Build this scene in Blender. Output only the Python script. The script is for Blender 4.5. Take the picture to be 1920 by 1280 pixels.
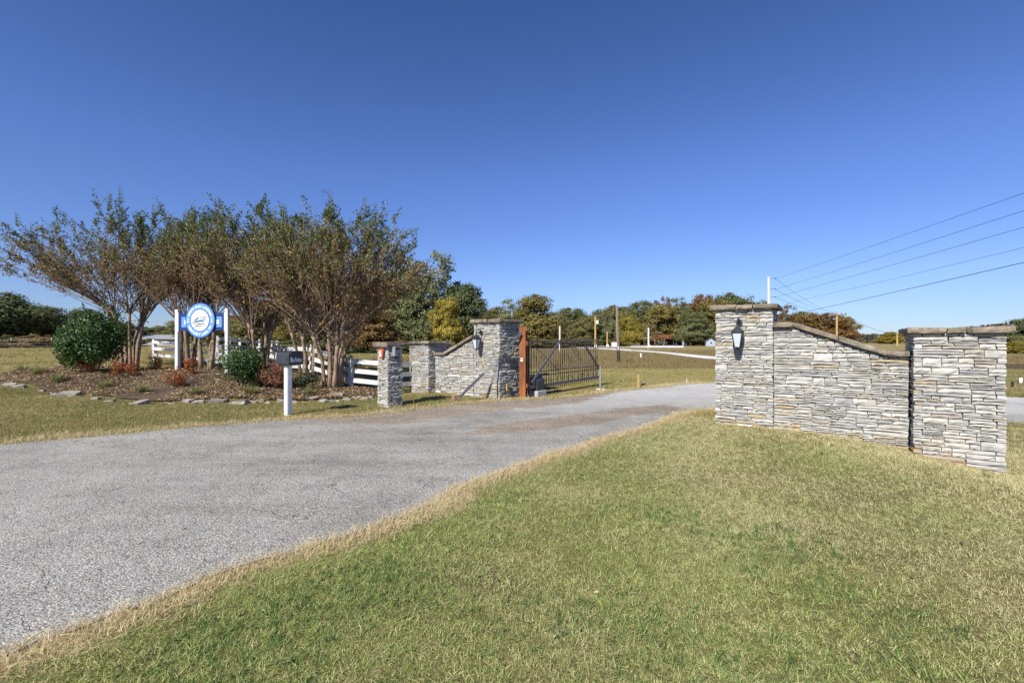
import bpy, bmesh, math, random
import numpy as np
from mathutils import Vector, Matrix, Euler

PI = math.pi
SC = bpy.context.scene
COL = SC.collection
for _o in list(bpy.data.objects):
    bpy.data.objects.remove(_o)

# ------------------------------------------------------------------ camera, sky, sun, exposure
EYE = 1.55
FPX, CX, CY = 853.3, 960.0, 640.0
cam = bpy.data.cameras.new('camera')
cam.lens = 16.0
cam.sensor_width = 36.0
cam.clip_start = 0.05
cam.clip_end = 5000
camo = bpy.data.objects.new('camera', cam)
COL.objects.link(camo)
camo.location = (0, 0, EYE)
camo.rotation_euler = (PI / 2, 0, 0)
SC.camera = camo

SUN_XY = Vector((-0.51, -0.86)).normalized()
SUN_EL = math.radians(40)
W = bpy.data.worlds.new('World')
SC.world = W
W.use_nodes = True
nt = W.node_tree
nt.nodes.clear()
sky = nt.nodes.new('ShaderNodeTexSky')
sky.sky_type = 'NISHITA'
sky.sun_disc = False
sky.sun_elevation = SUN_EL
sky.sun_rotation = math.atan2(SUN_XY.x, SUN_XY.y)
sky.altitude = 150
sky.air_density = 1.0
sky.dust_density = 0.1
sky.ozone_density = 3.0
hsv = nt.nodes.new('ShaderNodeMix')
hsv.data_type = 'RGBA'
hsv.blend_type = 'MULTIPLY'
hsv.inputs[0].default_value = 1.0
_tc = nt.nodes.new('ShaderNodeTexCoord')
_sx = nt.nodes.new('ShaderNodeSeparateXYZ')
nt.links.new(_tc.outputs['Generated'], _sx.inputs[0])
_cr = nt.nodes.new('ShaderNodeValToRGB')
nt.links.new(_sx.outputs[2], _cr.inputs[0])
_el = _cr.color_ramp.elements
_el[0].position = 0.0
_el[0].color = (.36, .44, .66, 1)
_el[1].position = .33
_el[1].color = (.46, .55, .85, 1)
for _p, _c in ((.12, (.46, .525, .78, 1)), (.62, (.325, .45, .70, 1)), (1.0, (.28, .40, .65, 1))):
    _e = _el.new(_p)
    _e.color = _c
nt.links.new(_cr.outputs[0], hsv.inputs[7])
bg = nt.nodes.new('ShaderNodeBackground')
bg.inputs['Strength'].default_value = 0.098
wo = nt.nodes.new('ShaderNodeOutputWorld')
nt.links.new(sky.outputs[0], hsv.inputs[6])
nt.links.new(hsv.outputs[2], bg.inputs['Color'])
nt.links.new(bg.outputs[0], wo.inputs['Surface'])
sl = bpy.data.lights.new('sun', 'SUN')
sl.energy = 4.2
sl.angle = math.radians(0.5)
sl.color = (1.0, 0.955, 0.87)
so = bpy.data.objects.new('sun', sl)
COL.objects.link(so)
_d = Vector((SUN_XY.x * math.cos(SUN_EL), SUN_XY.y * math.cos(SUN_EL), math.sin(SUN_EL)))
so.rotation_euler = _d.to_track_quat('Z', 'Y').to_euler()
so.location = (-10, -10, 30)
SC.view_settings.view_transform = 'Standard'
SC.view_settings.look = 'None'
SC.view_settings.exposure = 0.82
SC.view_settings.gamma = 1.0
SC.view_settings.use_curve_mapping = False
SC.render.engine = 'CYCLES'
SC.cycles.max_bounces = 6
SC.cycles.transparent_max_bounces = 8

# ------------------------------------------------------------------ tagging helpers
def tag(o, label=None, cat=None, group=None, kind=None):
    if label: o['label'] = label
    if cat: o['category'] = cat
    if group: o['group'] = group
    if kind: o['kind'] = kind
    return o

def thing(name, label, cat, loc=(0, 0, 0), rotz=0.0, group=None):
    o = bpy.data.objects.new(name, None)
    COL.objects.link(o)
    o.location = loc
    o.rotation_euler = (0, 0, rotz)
    o.empty_display_size = 0.2
    return tag(o, label, cat, group)

def link(name, me, mat=None, parent=None, loc=(0, 0, 0), rot=(0, 0, 0), scale=(1, 1, 1), color=None):
    o = bpy.data.objects.new(name, me)
    COL.objects.link(o)
    if mat is not None and len(me.materials) == 0:
        me.materials.append(mat)
    if parent is not None:
        o.parent = parent
    o.location = loc
    o.rotation_euler = rot
    o.scale = scale
    if color is not None:
        o.color = (color[0], color[1], color[2], 1)
    return o

# ------------------------------------------------------------------ mesh builder
class MB:
    def __init__(self):
        self.v, self.f = [], []
    def add(self, vs, fs):
        n = len(self.v)
        self.v += [tuple(p) for p in vs]
        self.f += [tuple(i + n for i in f) for f in fs]
    def box(self, c, s, rz=0.0, R=None):
        hx, hy, hz = s[0] / 2, s[1] / 2, s[2] / 2
        pts = [Vector((x, y, z)) for z in (-hz, hz) for y in (-hy, hy) for x in (-hx, hx)]
        if R is None:
            R = Matrix.Rotation(rz, 3, 'Z')
        self.add([R @ p + Vector(c) for p in pts],
                 [(0, 2, 3, 1), (4, 5, 7, 6), (0, 1, 5, 4), (2, 6, 7, 3), (0, 4, 6, 2), (1, 3, 7, 5)])
        return self
    def bar(self, a, b, w, h=None):
        a, b = Vector(a), Vector(b)
        d = b - a
        q = d.to_track_quat('X', 'Z').to_matrix()
        return self.box((a + b) / 2, (d.length, w, h or w), R=q)
    def tube(self, pts, rad, n=8, cap=True):
        pts = [Vector(p) for p in pts]
        if not hasattr(rad, '__len__'):
            rad = [rad] * len(pts)
        base = len(self.v)
        up = None
        for i, p in enumerate(pts):
            t = (pts[min(i + 1, len(pts) - 1)] - pts[max(i - 1, 0)]).normalized()
            if up is None:
                up = Vector((0, 0, 1)) if abs(t.z) < .9 else Vector((1, 0, 0))
            a = t.cross(up)
            if a.length < 1e-6:
                a = t.orthogonal()
            a.normalize()
            b = a.cross(t)
            up = b
            for k in range(n):
                an = 2 * PI * k / n
                self.v.append(tuple(p + (a * math.cos(an) + b * math.sin(an)) * rad[i]))
        for i in range(len(pts) - 1):
            for k in range(n):
                k2 = (k + 1) % n
                self.f.append((base + i * n + k, base + (i + 1) * n + k, base + (i + 1) * n + k2, base + i * n + k2))
        if cap:
            self.f.append(tuple(base + k for k in range(n)))
            self.f.append(tuple(base + (len(pts) - 1) * n + k for k in reversed(range(n))))
        return self
    def lathe(self, prof, c=(0, 0, 0), n=16, a0=0.0):
        base = len(self.v)
        for r, z in prof:
            for k in range(n):
                an = a0 + 2 * PI * k / n
                self.v.append((c[0] + r * math.cos(an), c[1] + r * math.sin(an), c[2] + z))
        for i in range(len(prof) - 1):
            for k in range(n):
                k2 = (k + 1) % n
                self.f.append((base + i * n + k, base + i * n + k2, base + (i + 1) * n + k2, base + (i + 1) * n + k))
        self.f.append(tuple(base + k for k in reversed(range(n))))
        self.f.append(tuple(base + (len(prof) - 1) * n + k for k in range(n)))
        return self
    def prism(self, poly, y0, y1):
        """polygon in x,z (counter-clockwise seen from -y), thickness along y"""
        n = len(poly)
        vs = [(p[0], y0, p[1]) for p in poly] + [(p[0], y1, p[1]) for p in poly]
        fs = [tuple(range(n)), tuple(reversed(range(n, 2 * n)))]
        fs += [(i, n + i, n + (i + 1) % n, (i + 1) % n) for i in range(n)]
        self.add(vs, fs)
        return self
    def vprism(self, poly, z0, z1):
        n = len(poly)
        vs = [(p[0], p[1], z0) for p in poly] + [(p[0], p[1], z1) for p in poly]
        fs = [tuple(reversed(range(n))), tuple(range(n, 2 * n))]
        fs += [(i, (i + 1) % n, n + (i + 1) % n, n + i) for i in range(n)]
        self.add(vs, fs)
        return self
    def mesh(self, name, smooth=False):
        me = bpy.data.meshes.new(name)
        me.from_pydata(self.v, [], self.f)
        if smooth:
            me.polygons.foreach_set('use_smooth', [True] * len(me.polygons))
        me.update()
        return me
    def build(self, name, mat, parent=None, smooth=False, bevel=0.0, **kw):
        me = self.mesh(name, smooth)
        bm = bmesh.new()
        bm.from_mesh(me)
        bmesh.ops.recalc_face_normals(bm, faces=bm.faces)
        if bevel > 0:
            bmesh.ops.bevel(bm, geom=bm.edges[:], offset=bevel, segments=1, affect='EDGES')
        bm.to_mesh(me)
        bm.free()
        return link(name, me, mat, parent, **kw)

def np_mesh(name, V, F, tint=None, smooth=False):
    """V (n,3), F (m,k) arrays; tint is per vertex"""
    me = bpy.data.meshes.new(name)
    k = F.shape[1]
    me.vertices.add(len(V))
    me.vertices.foreach_set('co', np.asarray(V, dtype=np.float32).ravel())
    me.loops.add(F.size)
    me.loops.foreach_set('vertex_index', F.astype(np.int32).ravel())
    me.polygons.add(len(F))
    me.polygons.foreach_set('loop_start', np.arange(0, F.size, k, dtype=np.int32))
    me.polygons.foreach_set('loop_total', np.full(len(F), k, dtype=np.int32))
    if smooth:
        me.polygons.foreach_set('use_smooth', np.ones(len(F), dtype=bool))
    me.update(calc_edges=True)
    if tint is not None:
        a = me.attributes.new('tint', 'FLOAT', 'POINT')
        a.data.foreach_set('value', np.asarray(tint, dtype=np.float32))
    return me

def unit(a):
    return a / np.maximum(np.linalg.norm(a, axis=1, keepdims=True), 1e-9)

def leaf_mesh(name, P, D, N, L, Wd, tint, fold=0.12):
    """diamond leaves: base point P, direction D, face normal hint N"""
    D = unit(D)
    S = unit(np.cross(D, N))
    N2 = np.cross(S, D)
    L = np.asarray(L)[:, None] if np.ndim(L) else L
    Wd = np.asarray(Wd)[:, None] if np.ndim(Wd) else Wd
    a = P
    b = P + D * L * .45 + S * Wd * .5 + N2 * L * fold
    c = P + D * L
    d = P + D * L * .45 - S * Wd * .5 + N2 * L * fold
    n = len(P)
    V = np.stack([a, b, c, d], axis=1).reshape(-1, 3)
    F = np.arange(4 * n).reshape(n, 4)
    return np_mesh(name, V, F, np.repeat(tint, 4))

# ------------------------------------------------------------------ materials
class NT:
    def __init__(self, name):
        self.m = bpy.data.materials.new(name)
        self.m.use_nodes = True
        self.t = self.m.node_tree
        self.t.nodes.clear()
        self.out = self.t.nodes.new('ShaderNodeOutputMaterial')
    def n(self, typ, **props):
        nd = self.t.nodes.new(typ)
        ins = props.pop('ins', {})
        for k, v in props.items():
            setattr(nd, k, v)
        for k, v in ins.items():
            if isinstance(v, bpy.types.NodeSocket):
                self.t.links.new(v, nd.inputs[k])
            else:
                nd.inputs[k].default_value = v
        return nd
    def pos(self):
        return self.n('ShaderNodeNewGeometry').outputs['Position']
    def objco(self):
        return self.n('ShaderNodeTexCoord').outputs['Object']
    def noise(self, vec, scale, detail=3.0, rough=.55, dist=0.0):
        return self.n('ShaderNodeTexNoise', ins={'Vector': vec, 'Scale': scale, 'Detail': detail, 'Roughness': rough, 'Distortion': dist}).outputs[0]
    def ramp(self, fac, stops, interp='LINEAR'):
        nd = self.n('ShaderNodeValToRGB', ins={'Fac': fac})
        cr = nd.color_ramp
        cr.interpolation = interp
        while len(cr.elements) > 1:
            cr.elements.remove(cr.elements[-1])
        for i, (p, c) in enumerate(stops):
            e = cr.elements[0] if i == 0 else cr.elements.new(p)
            e.position = p
            c = c if hasattr(c, '__len__') else (c, c, c)
            e.color = (c[0], c[1], c[2], 1)
        return nd.outputs[0]
    def math(self, op, a, b=0.0, c=0.0, clamp=False):
        nd = self.n('ShaderNodeMath', operation=op)
        nd.use_clamp = clamp
        for i, v in enumerate((a, b, c)):
            if isinstance(v, bpy.types.NodeSocket):
                self.t.links.new(v, nd.inputs[i])
            else:
                nd.inputs[i].default_value = v
        return nd.outputs[0]
    def mix(self, fac, a, b, mode='MIX'):
        nd = self.n('ShaderNodeMix', data_type='RGBA', blend_type=mode)
        for i, v in ((0, fac), (6, a), (7, b)):
            if isinstance(v, bpy.types.NodeSocket):
                self.t.links.new(v, nd.inputs[i])
            elif i == 0:
                nd.inputs[0].default_value = v
            else:
                v = v if hasattr(v, '__len__') else (v, v, v)
                nd.inputs[i].default_value = (v[0], v[1], v[2], 1)
        return nd.outputs[2]
    def bump(self, h, strength=.5, dist=.02):
        return self.n('ShaderNodeBump', ins={'Height': h, 'Strength': strength, 'Distance': dist}).outputs[0]
    def attr(self, name, what='Fac'):
        return self.n('ShaderNodeAttribute', attribute_name=name).outputs[what]
    def bsdf(self, color, rough=.8, metal=0.0, normal=None, spec=.3, **more):
        b = self.n('ShaderNodeBsdfPrincipled')
        for k, v in (('Base Color', color), ('Roughness', rough), ('Metallic', metal), ('Specular IOR Level', spec), *more.items()):
            if isinstance(v, bpy.types.NodeSocket):
                self.t.links.new(v, b.inputs[k])
            elif k == 'Base Color':
                b.inputs[k].default_value = (v[0], v[1], v[2], 1)
            else:
                b.inputs[k].default_value = v
        if normal is not None:
            self.t.links.new(normal, b.inputs['Normal'])
        self.t.links.new(b.outputs[0], self.out.inputs['Surface'])
        return self.m
    def leafy(self, color, trans=.3, rough=.5, spec=.3):
        b = self.n('ShaderNodeBsdfPrincipled')
        self.t.links.new(color, b.inputs['Base Color'])
        b.inputs['Roughness'].default_value = rough
        b.inputs['Specular IOR Level'].default_value = spec
        tr = self.n('ShaderNodeBsdfTranslucent')
        self.t.links.new(color, tr.inputs['Color'])
        mx = self.n('ShaderNodeMixShader')
        mx.inputs[0].default_value = trans
        self.t.links.new(b.outputs[0], mx.inputs[1])
        self.t.links.new(tr.outputs[0], mx.inputs[2])
        self.t.links.new(mx.outputs[0], self.out.inputs['Surface'])
        return self.m

def simple(name, c1, c2=None, scale=6.0, rough=.7, metal=0.0, bump=.25, bscale=40.0, bdist=.01, spec=.3, stretch=None):
    t = NT(name)
    p = t.objco()
    if stretch:
        p = t.n('ShaderNodeMapping', ins={'Vector': p, 'Scale': stretch}).outputs[0]
    c2 = c2 or tuple(x * .75 for x in c1)
    col = t.ramp(t.noise(p, scale, 4), [(.3, c2), (.7, c1)])
    return t.bsdf(col, rough, metal, t.bump(t.noise(p, bscale, 3), bump, bdist), spec)

def ramp_leaf(name, stops, trans=.3, rough=.5, spec=.3):
    t = NT(name)
    return t.leafy(t.ramp(t.attr('tint'), stops), trans, rough, spec)

M = {}
M['white_wood'] = simple('white_painted_wood', (.80, .80, .79), (.66, .66, .64), 9, .6, bump=.15, bscale=60, bdist=.004, stretch=(1, 1, .2))
M['fence_white'] = simple('shade_dappled_fence_paint', (.66, .66, .65), (.42, .415, .40), 5, .7, bump=.2, bscale=40, stretch=(.4, .4, 1))  # greyed, mottled white: dappled tree shade painted into the board colour
M['white_vinyl'] = simple('white_vinyl', (.80, .81, .82), (.72, .73, .73), 3, .45, bump=.05)
M['black_plastic'] = simple('black_plastic', (.042, .046, .052), (.03, .033, .037), 5, .45, bump=.05, spec=.5)
M['grey_plastic'] = simple('grey_plastic', (.19, .20, .215), (.15, .16, .17), 5, .55, bump=.05)
M['black_metal'] = simple('black_iron', (.03, .032, .037), (.02, .021, .024), 12, .5, bump=.1)
M['gate_metal'] = simple('gate_steel', (.135, .108, .09), (.075, .06, .052), 8, .6, metal=.0, bump=.1)
M['steel'] = simple('grey_steel', (.16, .165, .18), (.10, .105, .115), 8, .5, metal=.45, bump=.1)
M['galv'] = simple('galvanised_steel', (.38, .39, .41), (.28, .29, .31), 14, .5, metal=.5, bump=.1)
M['rust'] = simple('orange_rusty_paint', (.34, .115, .03), (.11, .036, .016), 4, .6, bump=.25, bscale=25, stretch=(1.5, 1.5, .35))
M['wood_pole'] = simple('weathered_pole_wood', (.27, .225, .18), (.15, .12, .095), 6, .85, bump=.4, bscale=30, stretch=(1, 1, .08))
M['pale_pole'] = simple('pale_pole_wood', (.62, .60, .56), (.48, .46, .42), 6, .8, bump=.3, stretch=(1, 1, .1))
M['yellow_pole'] = simple('yellow_pine_pole', (.50, .34, .14), (.36, .23, .09), 6, .8, bump=.3, stretch=(1, 1, .1))
M['stub_wood'] = simple('treated_post_wood', (.42, .31, .12), (.26, .19, .08), 6, .85, bump=.4, stretch=(1, 1, .12))
M['dark_wood'] = simple('dark_wood', (.05, .042, .035), (.03, .026, .022), 6, .85, bump=.3)
M['block_wood'] = simple('cut_wood_block', (.35, .24, .16), (.2, .11, .07), 10, .85, bump=.4)
M['concrete'] = simple('concrete', (.42, .41, .39), (.33, .32, .31), 12, .9, bump=.3)
M['navy'] = simple('navy_sign_paint', (.022, .042, .16), (.02, .037, .14), 4, .45, bump=.03)
M['skyblue'] = simple('light_blue_sign_paint', (.13, .30, .66), (.12, .28, .62), 4, .45, bump=.03)
M['sign_white'] = simple('white_sign_paint', (.82, .83, .84), (.78, .79, .80), 4, .45, bump=.03)
M['sign_dark'] = simple('dark_sign_print', (.02, .025, .06), (.018, .022, .05), 4, .45, bump=.03)
M['wire'] = simple('wire_black', (.03, .03, .035), (.02, .02, .025), 4, .6, bump=.0)
M['orange'] = simple('orange_plastic', (.55, .12, .04), (.45, .09, .03), 6, .5, bump=.05)
M['blue_dark'] = simple('dark_blue_plastic', (.04, .065, .10), (.025, .04, .065), 6, .4, bump=.05)
M['red_roof'] = simple('red_metal_roof', (.24, .08, .045), (.17, .055, .03), 3, .55, bump=.1)
M['house_wall'] = simple('dark_house_wall', (.10, .085, .07), (.07, .06, .05), 3, .85, bump=.1)
M['glass_dark'] = simple('dark_window_glass', (.025, .03, .035), (.02, .022, .025), 3, .15, bump=.0, spec=.6)
M['shed_wall'] = simple('grey_blue_shed_wall', (.34, .37, .42), (.28, .31, .36), 3, .8, bump=.1)
M['shed_roof'] = simple('dark_grey_roof', (.12, .12, .13), (.09, .09, .10), 3, .8, bump=.1)
M['barn_wall'] = simple('pale_barn_metal', (.34, .34, .34), (.28, .28, .28), 3, .6, bump=.1)
M['barn_roof'] = simple('galvanised_barn_roof', (.30, .31, .32), (.24, .25, .26), 3, .5, bump=.1)
M['tpost'] = simple('rusty_steel_post', (.14, .06, .035), (.09, .045, .03), 6, .8, bump=.2)

def frosted():
    t = NT('frosted_lantern_glass')
    return t.bsdf((.48, .53, .58), .25, 0, None, .5)
M['glass'] = frosted()

def stone_mat(name, bump=.5):
    t = NT(name)
    p = t.pos()
    oi = t.n('ShaderNodeObjectInfo')
    n1 = t.noise(p, 9, 5, .6)
    n2 = t.noise(t.n('ShaderNodeMapping', ins={'Vector': p, 'Scale': (1, 1, 3.5)}).outputs[0], 26, 4, .65)
    k = t.ramp(n1, [(.28, .72), (.55, 1.0), (.75, 1.12)])
    col = t.mix(1.0, oi.outputs['Color'], k, 'MULTIPLY')
    col = t.mix(t.ramp(n2, [(.52, 0.0), (.72, .45)]), col, (.21, .19, .165))
    nb = t.bump(t.math('ADD', n2, t.math('MULTIPLY', t.noise(p, 90, 3), .4)), bump, .012)
    return t.bsdf(col, .85, 0, nb, .2)
M['stone'] = stone_mat('cleft_wall_stone', .55)
def cap_mat():
    t = NT('brown_cap_stone')
    p = t.pos()
    oi = t.n('ShaderNodeObjectInfo')
    n1 = t.noise(p, 6, 6, .65)
    n2 = t.noise(p, 30, 4, .6)
    c = t.ramp(n1, [(.3, (.10, .085, .068)), (.5, (.22, .185, .145)), (.68, (.33, .285, .225))])
    c = t.mix(1.0, c, oi.outputs['Color'], 'MULTIPLY')
    c = t.mix(t.ramp(n2, [(.55, 0.0), (.75, .5)]), c, (.09, .085, .075))
    return t.bsdf(c, .9, 0, t.bump(t.math('ADD', n1, n2), .6, .03), .15)
M['cap'] = cap_mat()
M['mortar'] = simple('dark_joint', (.30, .28, .25), (.2, .19, .165), 12, .95, bump=.4)

def bark(name, c1, c2):
    t = NT(name)
    p = t.n('ShaderNodeMapping', ins={'Vector': t.pos(), 'Scale': (1, 1, .3)}).outputs[0]
    n = t.noise(p, 14, 5, .6)
    return t.bsdf(t.ramp(n, [(.32, c2), (.62, c1)]), .9, 0, t.bump(t.noise(p, 30, 4), .5, .02), .15)
M['bark'] = bark('grey_brown_bark', (.16, .13, .10), (.075, .06, .048))
M['myrtle_bark'] = bark('crepe_myrtle_bark', (.33, .245, .175), (.15, .10, .07))
M['twig'] = bark('crepe_myrtle_twig', (.32, .24, .175), (.15, .11, .08))

def tree_leaf():
    t = NT('autumn_tree_leaf')
    oi = t.n('ShaderNodeObjectInfo')
    tint = t.attr('tint')
    k = t.ramp(tint, [(0, .6), (.5, 1.05), (1, 1.6)])
    c = t.mix(1.0, oi.outputs['Color'], k, 'MULTIPLY')
    n = t.noise(t.pos(), .45, 3, .6)
    c = t.mix(t.ramp(n, [(.5, 0.0), (.72, .5)]), c, (.21, .17, .055))
    return t.leafy(c, .34, .6, .2)
M['tree_leaf'] = tree_leaf()
M['myrtle_leaf'] = ramp_leaf('crepe_myrtle_leaf', [(0, (.05, .09, .022)), (.25, (.09, .14, .035)), (.42, (.18, .175, .045)), (.56, (.23, .15, .065)),
                                                   (.72, (.195, .12, .08)), (.86, (.36, .20, .06)), (1, (.48, .26, .05))], .3)
M['holly'] = ramp_leaf('holly_leaf', [(0, (.02, .045, .011)), (.5, (.042, .085, .02)), (.9, (.078, .135, .03)), (1, (.12, .18, .04))], .15, .45, .3)
M['nandina'] = ramp_leaf('nandina_leaf', [(0, (.05, .075, .02)), (.3, (.13, .11, .03)), (.5, (.28, .10, .03)), (.8, (.46, .10, .04)), (1, (.50, .22, .06))], .3)
M['pinkish'] = ramp_leaf('reddening_azalea_leaf', [(0, (.05, .075, .02)), (.35, (.15, .12, .035)), (.55, (.30, .12, .08)), (.8, (.38, .14, .11)), (1, (.45, .27, .19))], .3)
M['loro'] = ramp_leaf('dark_olive_shrub_leaf', [(0, (.02, .032, .014)), (.6, (.045, .06, .028)), (1, (.09, .10, .05))], .2)
M['liriope'] = ramp_leaf('liriope_blade', [(0, (.08, .12, .03)), (.5, (.20, .215, .075)), (.8, (.34, .31, .13)), (1, (.45, .38, .19))], .3)
M['dead_leaf'] = ramp_leaf('fallen_leaf', [(0, (.08, .055, .038)), (.4, (.22, .15, .088)), (.75, (.37, .26, .15)), (1, (.50, .385, .24))], .15, .8, .1)

def grass_mat(name, stops, dry, bias, spread=.16, gx=0.0, gy=0.0, scale=.5):
    """blades: tint picks along stops, a slow world noise pushes patches to the dry colour"""
    t = NT(name)
    p = t.pos()
    oi = t.n('ShaderNodeObjectInfo')
    r = t.math('ADD', t.math('MULTIPLY', t.attr('tint'), .65), t.math('MULTIPLY', oi.outputs['Random'], .35))
    c = t.ramp(r, stops)
    n = t.noise(p, scale, 4, .6)
    sp = t.n('ShaderNodeSeparateXYZ', ins={'Vector': p})
    g = t.math('ADD', t.math('MULTIPLY', sp.outputs[0], gx), t.math('MULTIPLY', sp.outputs[1], gy))
    f = t.math('ADD', t.math('ADD', n, g), t.math('MULTIPLY', t.math('SUBTRACT', r, .5), .35))
    f = t.ramp(f, [(bias - spread, 0.0), (bias + spread, 1.0)])
    c = t.mix(f, c, dry)
    return t.leafy(c, .3, .6, .2)
M['grass'] = grass_mat('lawn_grass_blade', [(0, (.085, .14, .03)), (.3, (.19, .29, .062)), (.58, (.36, .41, .12)), (.8, (.56, .54, .235)), (1, (.80, .72, .46))], (.60, .54, .29), .645, .19, gx=.05, gy=.008, scale=.6)
M['weed'] = ramp_leaf('coarse_grass_blade', [(0, (.07, .125, .035)), (.5, (.15, .23, .065)), (1, (.32, .35, .13))], .3)
M['verge'] = grass_mat('verge_grass_blade', [(0, (.075, .115, .025)), (.4, (.21, .225, .065)), (.75, (.42, .36, .15)), (1, (.6, .5, .26))], (.45, .355, .165), .5, .15, scale=.4)
M['straw'] = grass_mat('dry_straw_blade', [(0, (.38, .30, .15)), (.5, (.66, .54, .31)), (1, (.82, .72, .5))], (.66, .53, .3), .6)
M['field_grass'] = grass_mat('dry_field_grass', [(0, (.13, .105, .042)), (.5, (.27, .21, .09)), (1, (.46, .37, .19))], (.27, .205, .095), .55, scale=.12)

# ------------------------------------------------------------------ terrain
CTRL = np.array([
    (0, 0, 0), (2, 3, 0), (-1, 3, 0), (-3, 4, 0), (4, 3, -.03), (4, 5.5, 0), (2, 6, 0), (1, 8, 0), (3.85, 8.64, 0), (4.64, 8.08, .02),
    (5.9, 7.0, -.06), (5.2, 7.5, .01), (6.4, 6.75, -.2), (7.0, 6.4, -.36), (8.5, 6, -.48), (7, 4.5, -.26), (6, 3, -.12), (5, 6.2, .0), (9, 8, -.35), (11, 10, -.25), (15, 12, -.2), (8, 10, -.12),
    (6, 12, 0), (2, 12, 0), (7.5, 17, 0), (15, 15, -.15), (15, 20, 0), (-7.6, 6.8, 0), (-4.4, 9, 0), (-3, 9.6, 0), (-1.3, 11.3, 0),
    (0, 12, 0), (-10, 5, 0), (-12, 8, .08), (-8.7, 11.3, .03), (-5.1, 12, 0), (-4, 12.6, 0), (-2.9, 10.7, 0), (-1.1, 12.8, 0), (-2.5, 13.6, .02), (-3.2, 14.2, -.08),
    (-11.1, 15, .6), (-9.5, 15, .55), (-13, 14.5, .6), (-15.5, 15, .6), (-7.6, 14.6, .4), (-5.6, 14, .1), (-6.9, 15.3, .45), (-5.1, 14.4, .05), (-11, 12.2, .12), (-12.2, 12.5, .08), (-15.8, 14, .2),
    (-8, 13, .22), (-14, 23, .69), (-9, 23, .65), (-18, 19, .72), (-25, 25, .85), (-40, 40, 1.0), (-70, 60, 1.1), (-30, 60, .9), (-12, 35, .5), (-5, 20, .25), (-4, 17, .1),
    (0, 20, 0), (3, 25, 0), (10, 30, 0), (30, 40, 0), (0, 45, 0), (20, 70, 0), (60, 60, 0), (100, 100, 0), (0, 100, 0), (-60, 120, .9), (0, 180, 0), (100, 180, 0),
    (300, 300, 0), (-300, 300, .5), (300, 0, 0), (-300, 0, .5), (0, -60, 0), (-20, -5, 0), (15, 2, -.3), (8, -2, 0)], dtype=np.float64)

def terr_np(X, Y):
    X, Y = np.asarray(X, float), np.asarray(Y, float)
    sh = X.shape
    X, Y = X.ravel(), Y.ravel()
    out = np.empty(len(X))
    for i in range(0, len(X), 20000):
        d2 = (X[i:i + 20000, None] - CTRL[None, :, 0]) ** 2 + (Y[i:i + 20000, None] - CTRL[None, :, 1]) ** 2 + .4
        w = d2 ** -1.6
        out[i:i + 20000] = (w * CTRL[None, :, 2]).sum(1) / w.sum(1)
    return out.reshape(sh)

def terr(x, y):
    return float(terr_np(np.array([x]), np.array([y]))[0])

def gp(px, py):
    """ground point under a sight line"""
    dx, dz = (px - CX) / FPX, (CY - py) / FPX
    Y = np.concatenate([np.arange(1, 40, .04), np.arange(40, 400, .5)])
    h = EYE + dz * Y - terr_np(dx * Y, Y)
    i = int(np.argmax(h < 0)) if (h < 0).any() else len(Y) - 1
    return Vector((dx * Y[i], Y[i], terr(dx * Y[i], Y[i])))

def at(px, py, Y):
    return Vector(((px - CX) / FPX * Y, Y, EYE + (CY - py) / FPX * Y))

def gat(px, Y):
    x = (px - CX) / FPX * Y
    return Vector((x, Y, terr(x, Y)))

def smooth_line(pts, n):
    """Catmull-Rom through pts, resampled evenly"""
    P = np.array([(p[0], p[1]) for p in pts], float)
    Q = np.vstack([2 * P[0] - P[1], P, 2 * P[-1] - P[-2]])
    res = []
    for i in range(1, len(Q) - 2):
        for t in np.linspace(0, 1, 12, endpoint=False):
            a, b, c, d = Q[i - 1], Q[i], Q[i + 1], Q[i + 2]
            res.append(.5 * (2 * b + (c - a) * t + (2 * a - 5 * b + 4 * c - d) * t * t + (3 * b - a - 3 * c + d) * t ** 3))
    res.append(P[-1])
    res = np.array(res)
    s = np.concatenate([[0], np.cumsum(np.linalg.norm(np.diff(res, axis=0), axis=1))])
    u = np.linspace(0, s[-1], n)
    return np.stack([np.interp(u, s, res[:, 0]), np.interp(u, s, res[:, 1])], axis=1)

def jitter_line(L, amp, seed):
    r = np.random.RandomState(seed)
    n = len(L)
    j = np.convolve(r.randn(n + 6), np.ones(3) / 3, 'same')[3:-3] * amp + np.convolve(r.randn(n + 30), np.ones(13) / 13, 'same')[15:-15] * amp * 2
    t = np.gradient(L, axis=0)
    t /= np.linalg.norm(t, axis=1, keepdims=True)
    return L + np.stack([-t[:, 1], t[:, 0]], axis=1) * j[:, None]

DR_LOW = jitter_line(smooth_line([(-4.2, -6), (-3.6, -2), (-3.1, .4), (-2.48, 2.2), (-2.05, 2.9), (-.87, 4.13), (-.37, 5.1), (1.11, 6.85), (2.3, 8.1), (3.2, 9.3), (4.55, 10.4), (7, 10.9), (11, 10.0), (17, 7.5), (26, 3)], 260), .045, 3)
DR_UP = jitter_line(smooth_line([(-17, 0), (-10, 5.1), (-7.63, 6.75), (-6.22, 7.65), (-4.43, 8.9), (-2.92, 9.55), (-1.45, 10.95), (-.3, 11.65), (.5, 12.0), (1.3, 12.35), (2.3, 13.2), (4.1, 14.7), (7.55, 17.0), (11, 16.2), (15.2, 13.9), (21, 10.5), (30, 6)], 260), .05, 4)
BED_F = jitter_line(smooth_line([(-17.5, 15.2), (-15.8, 13.9), (-13.6, 12.9), (-12.0, 12.35), (-10.2, 11.6), (-8.74, 11.35), (-6.9, 11.5), (-5.07, 11.95), (-3.9, 12.65), (-3.6, 13.3)], 120), .05, 5)
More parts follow.
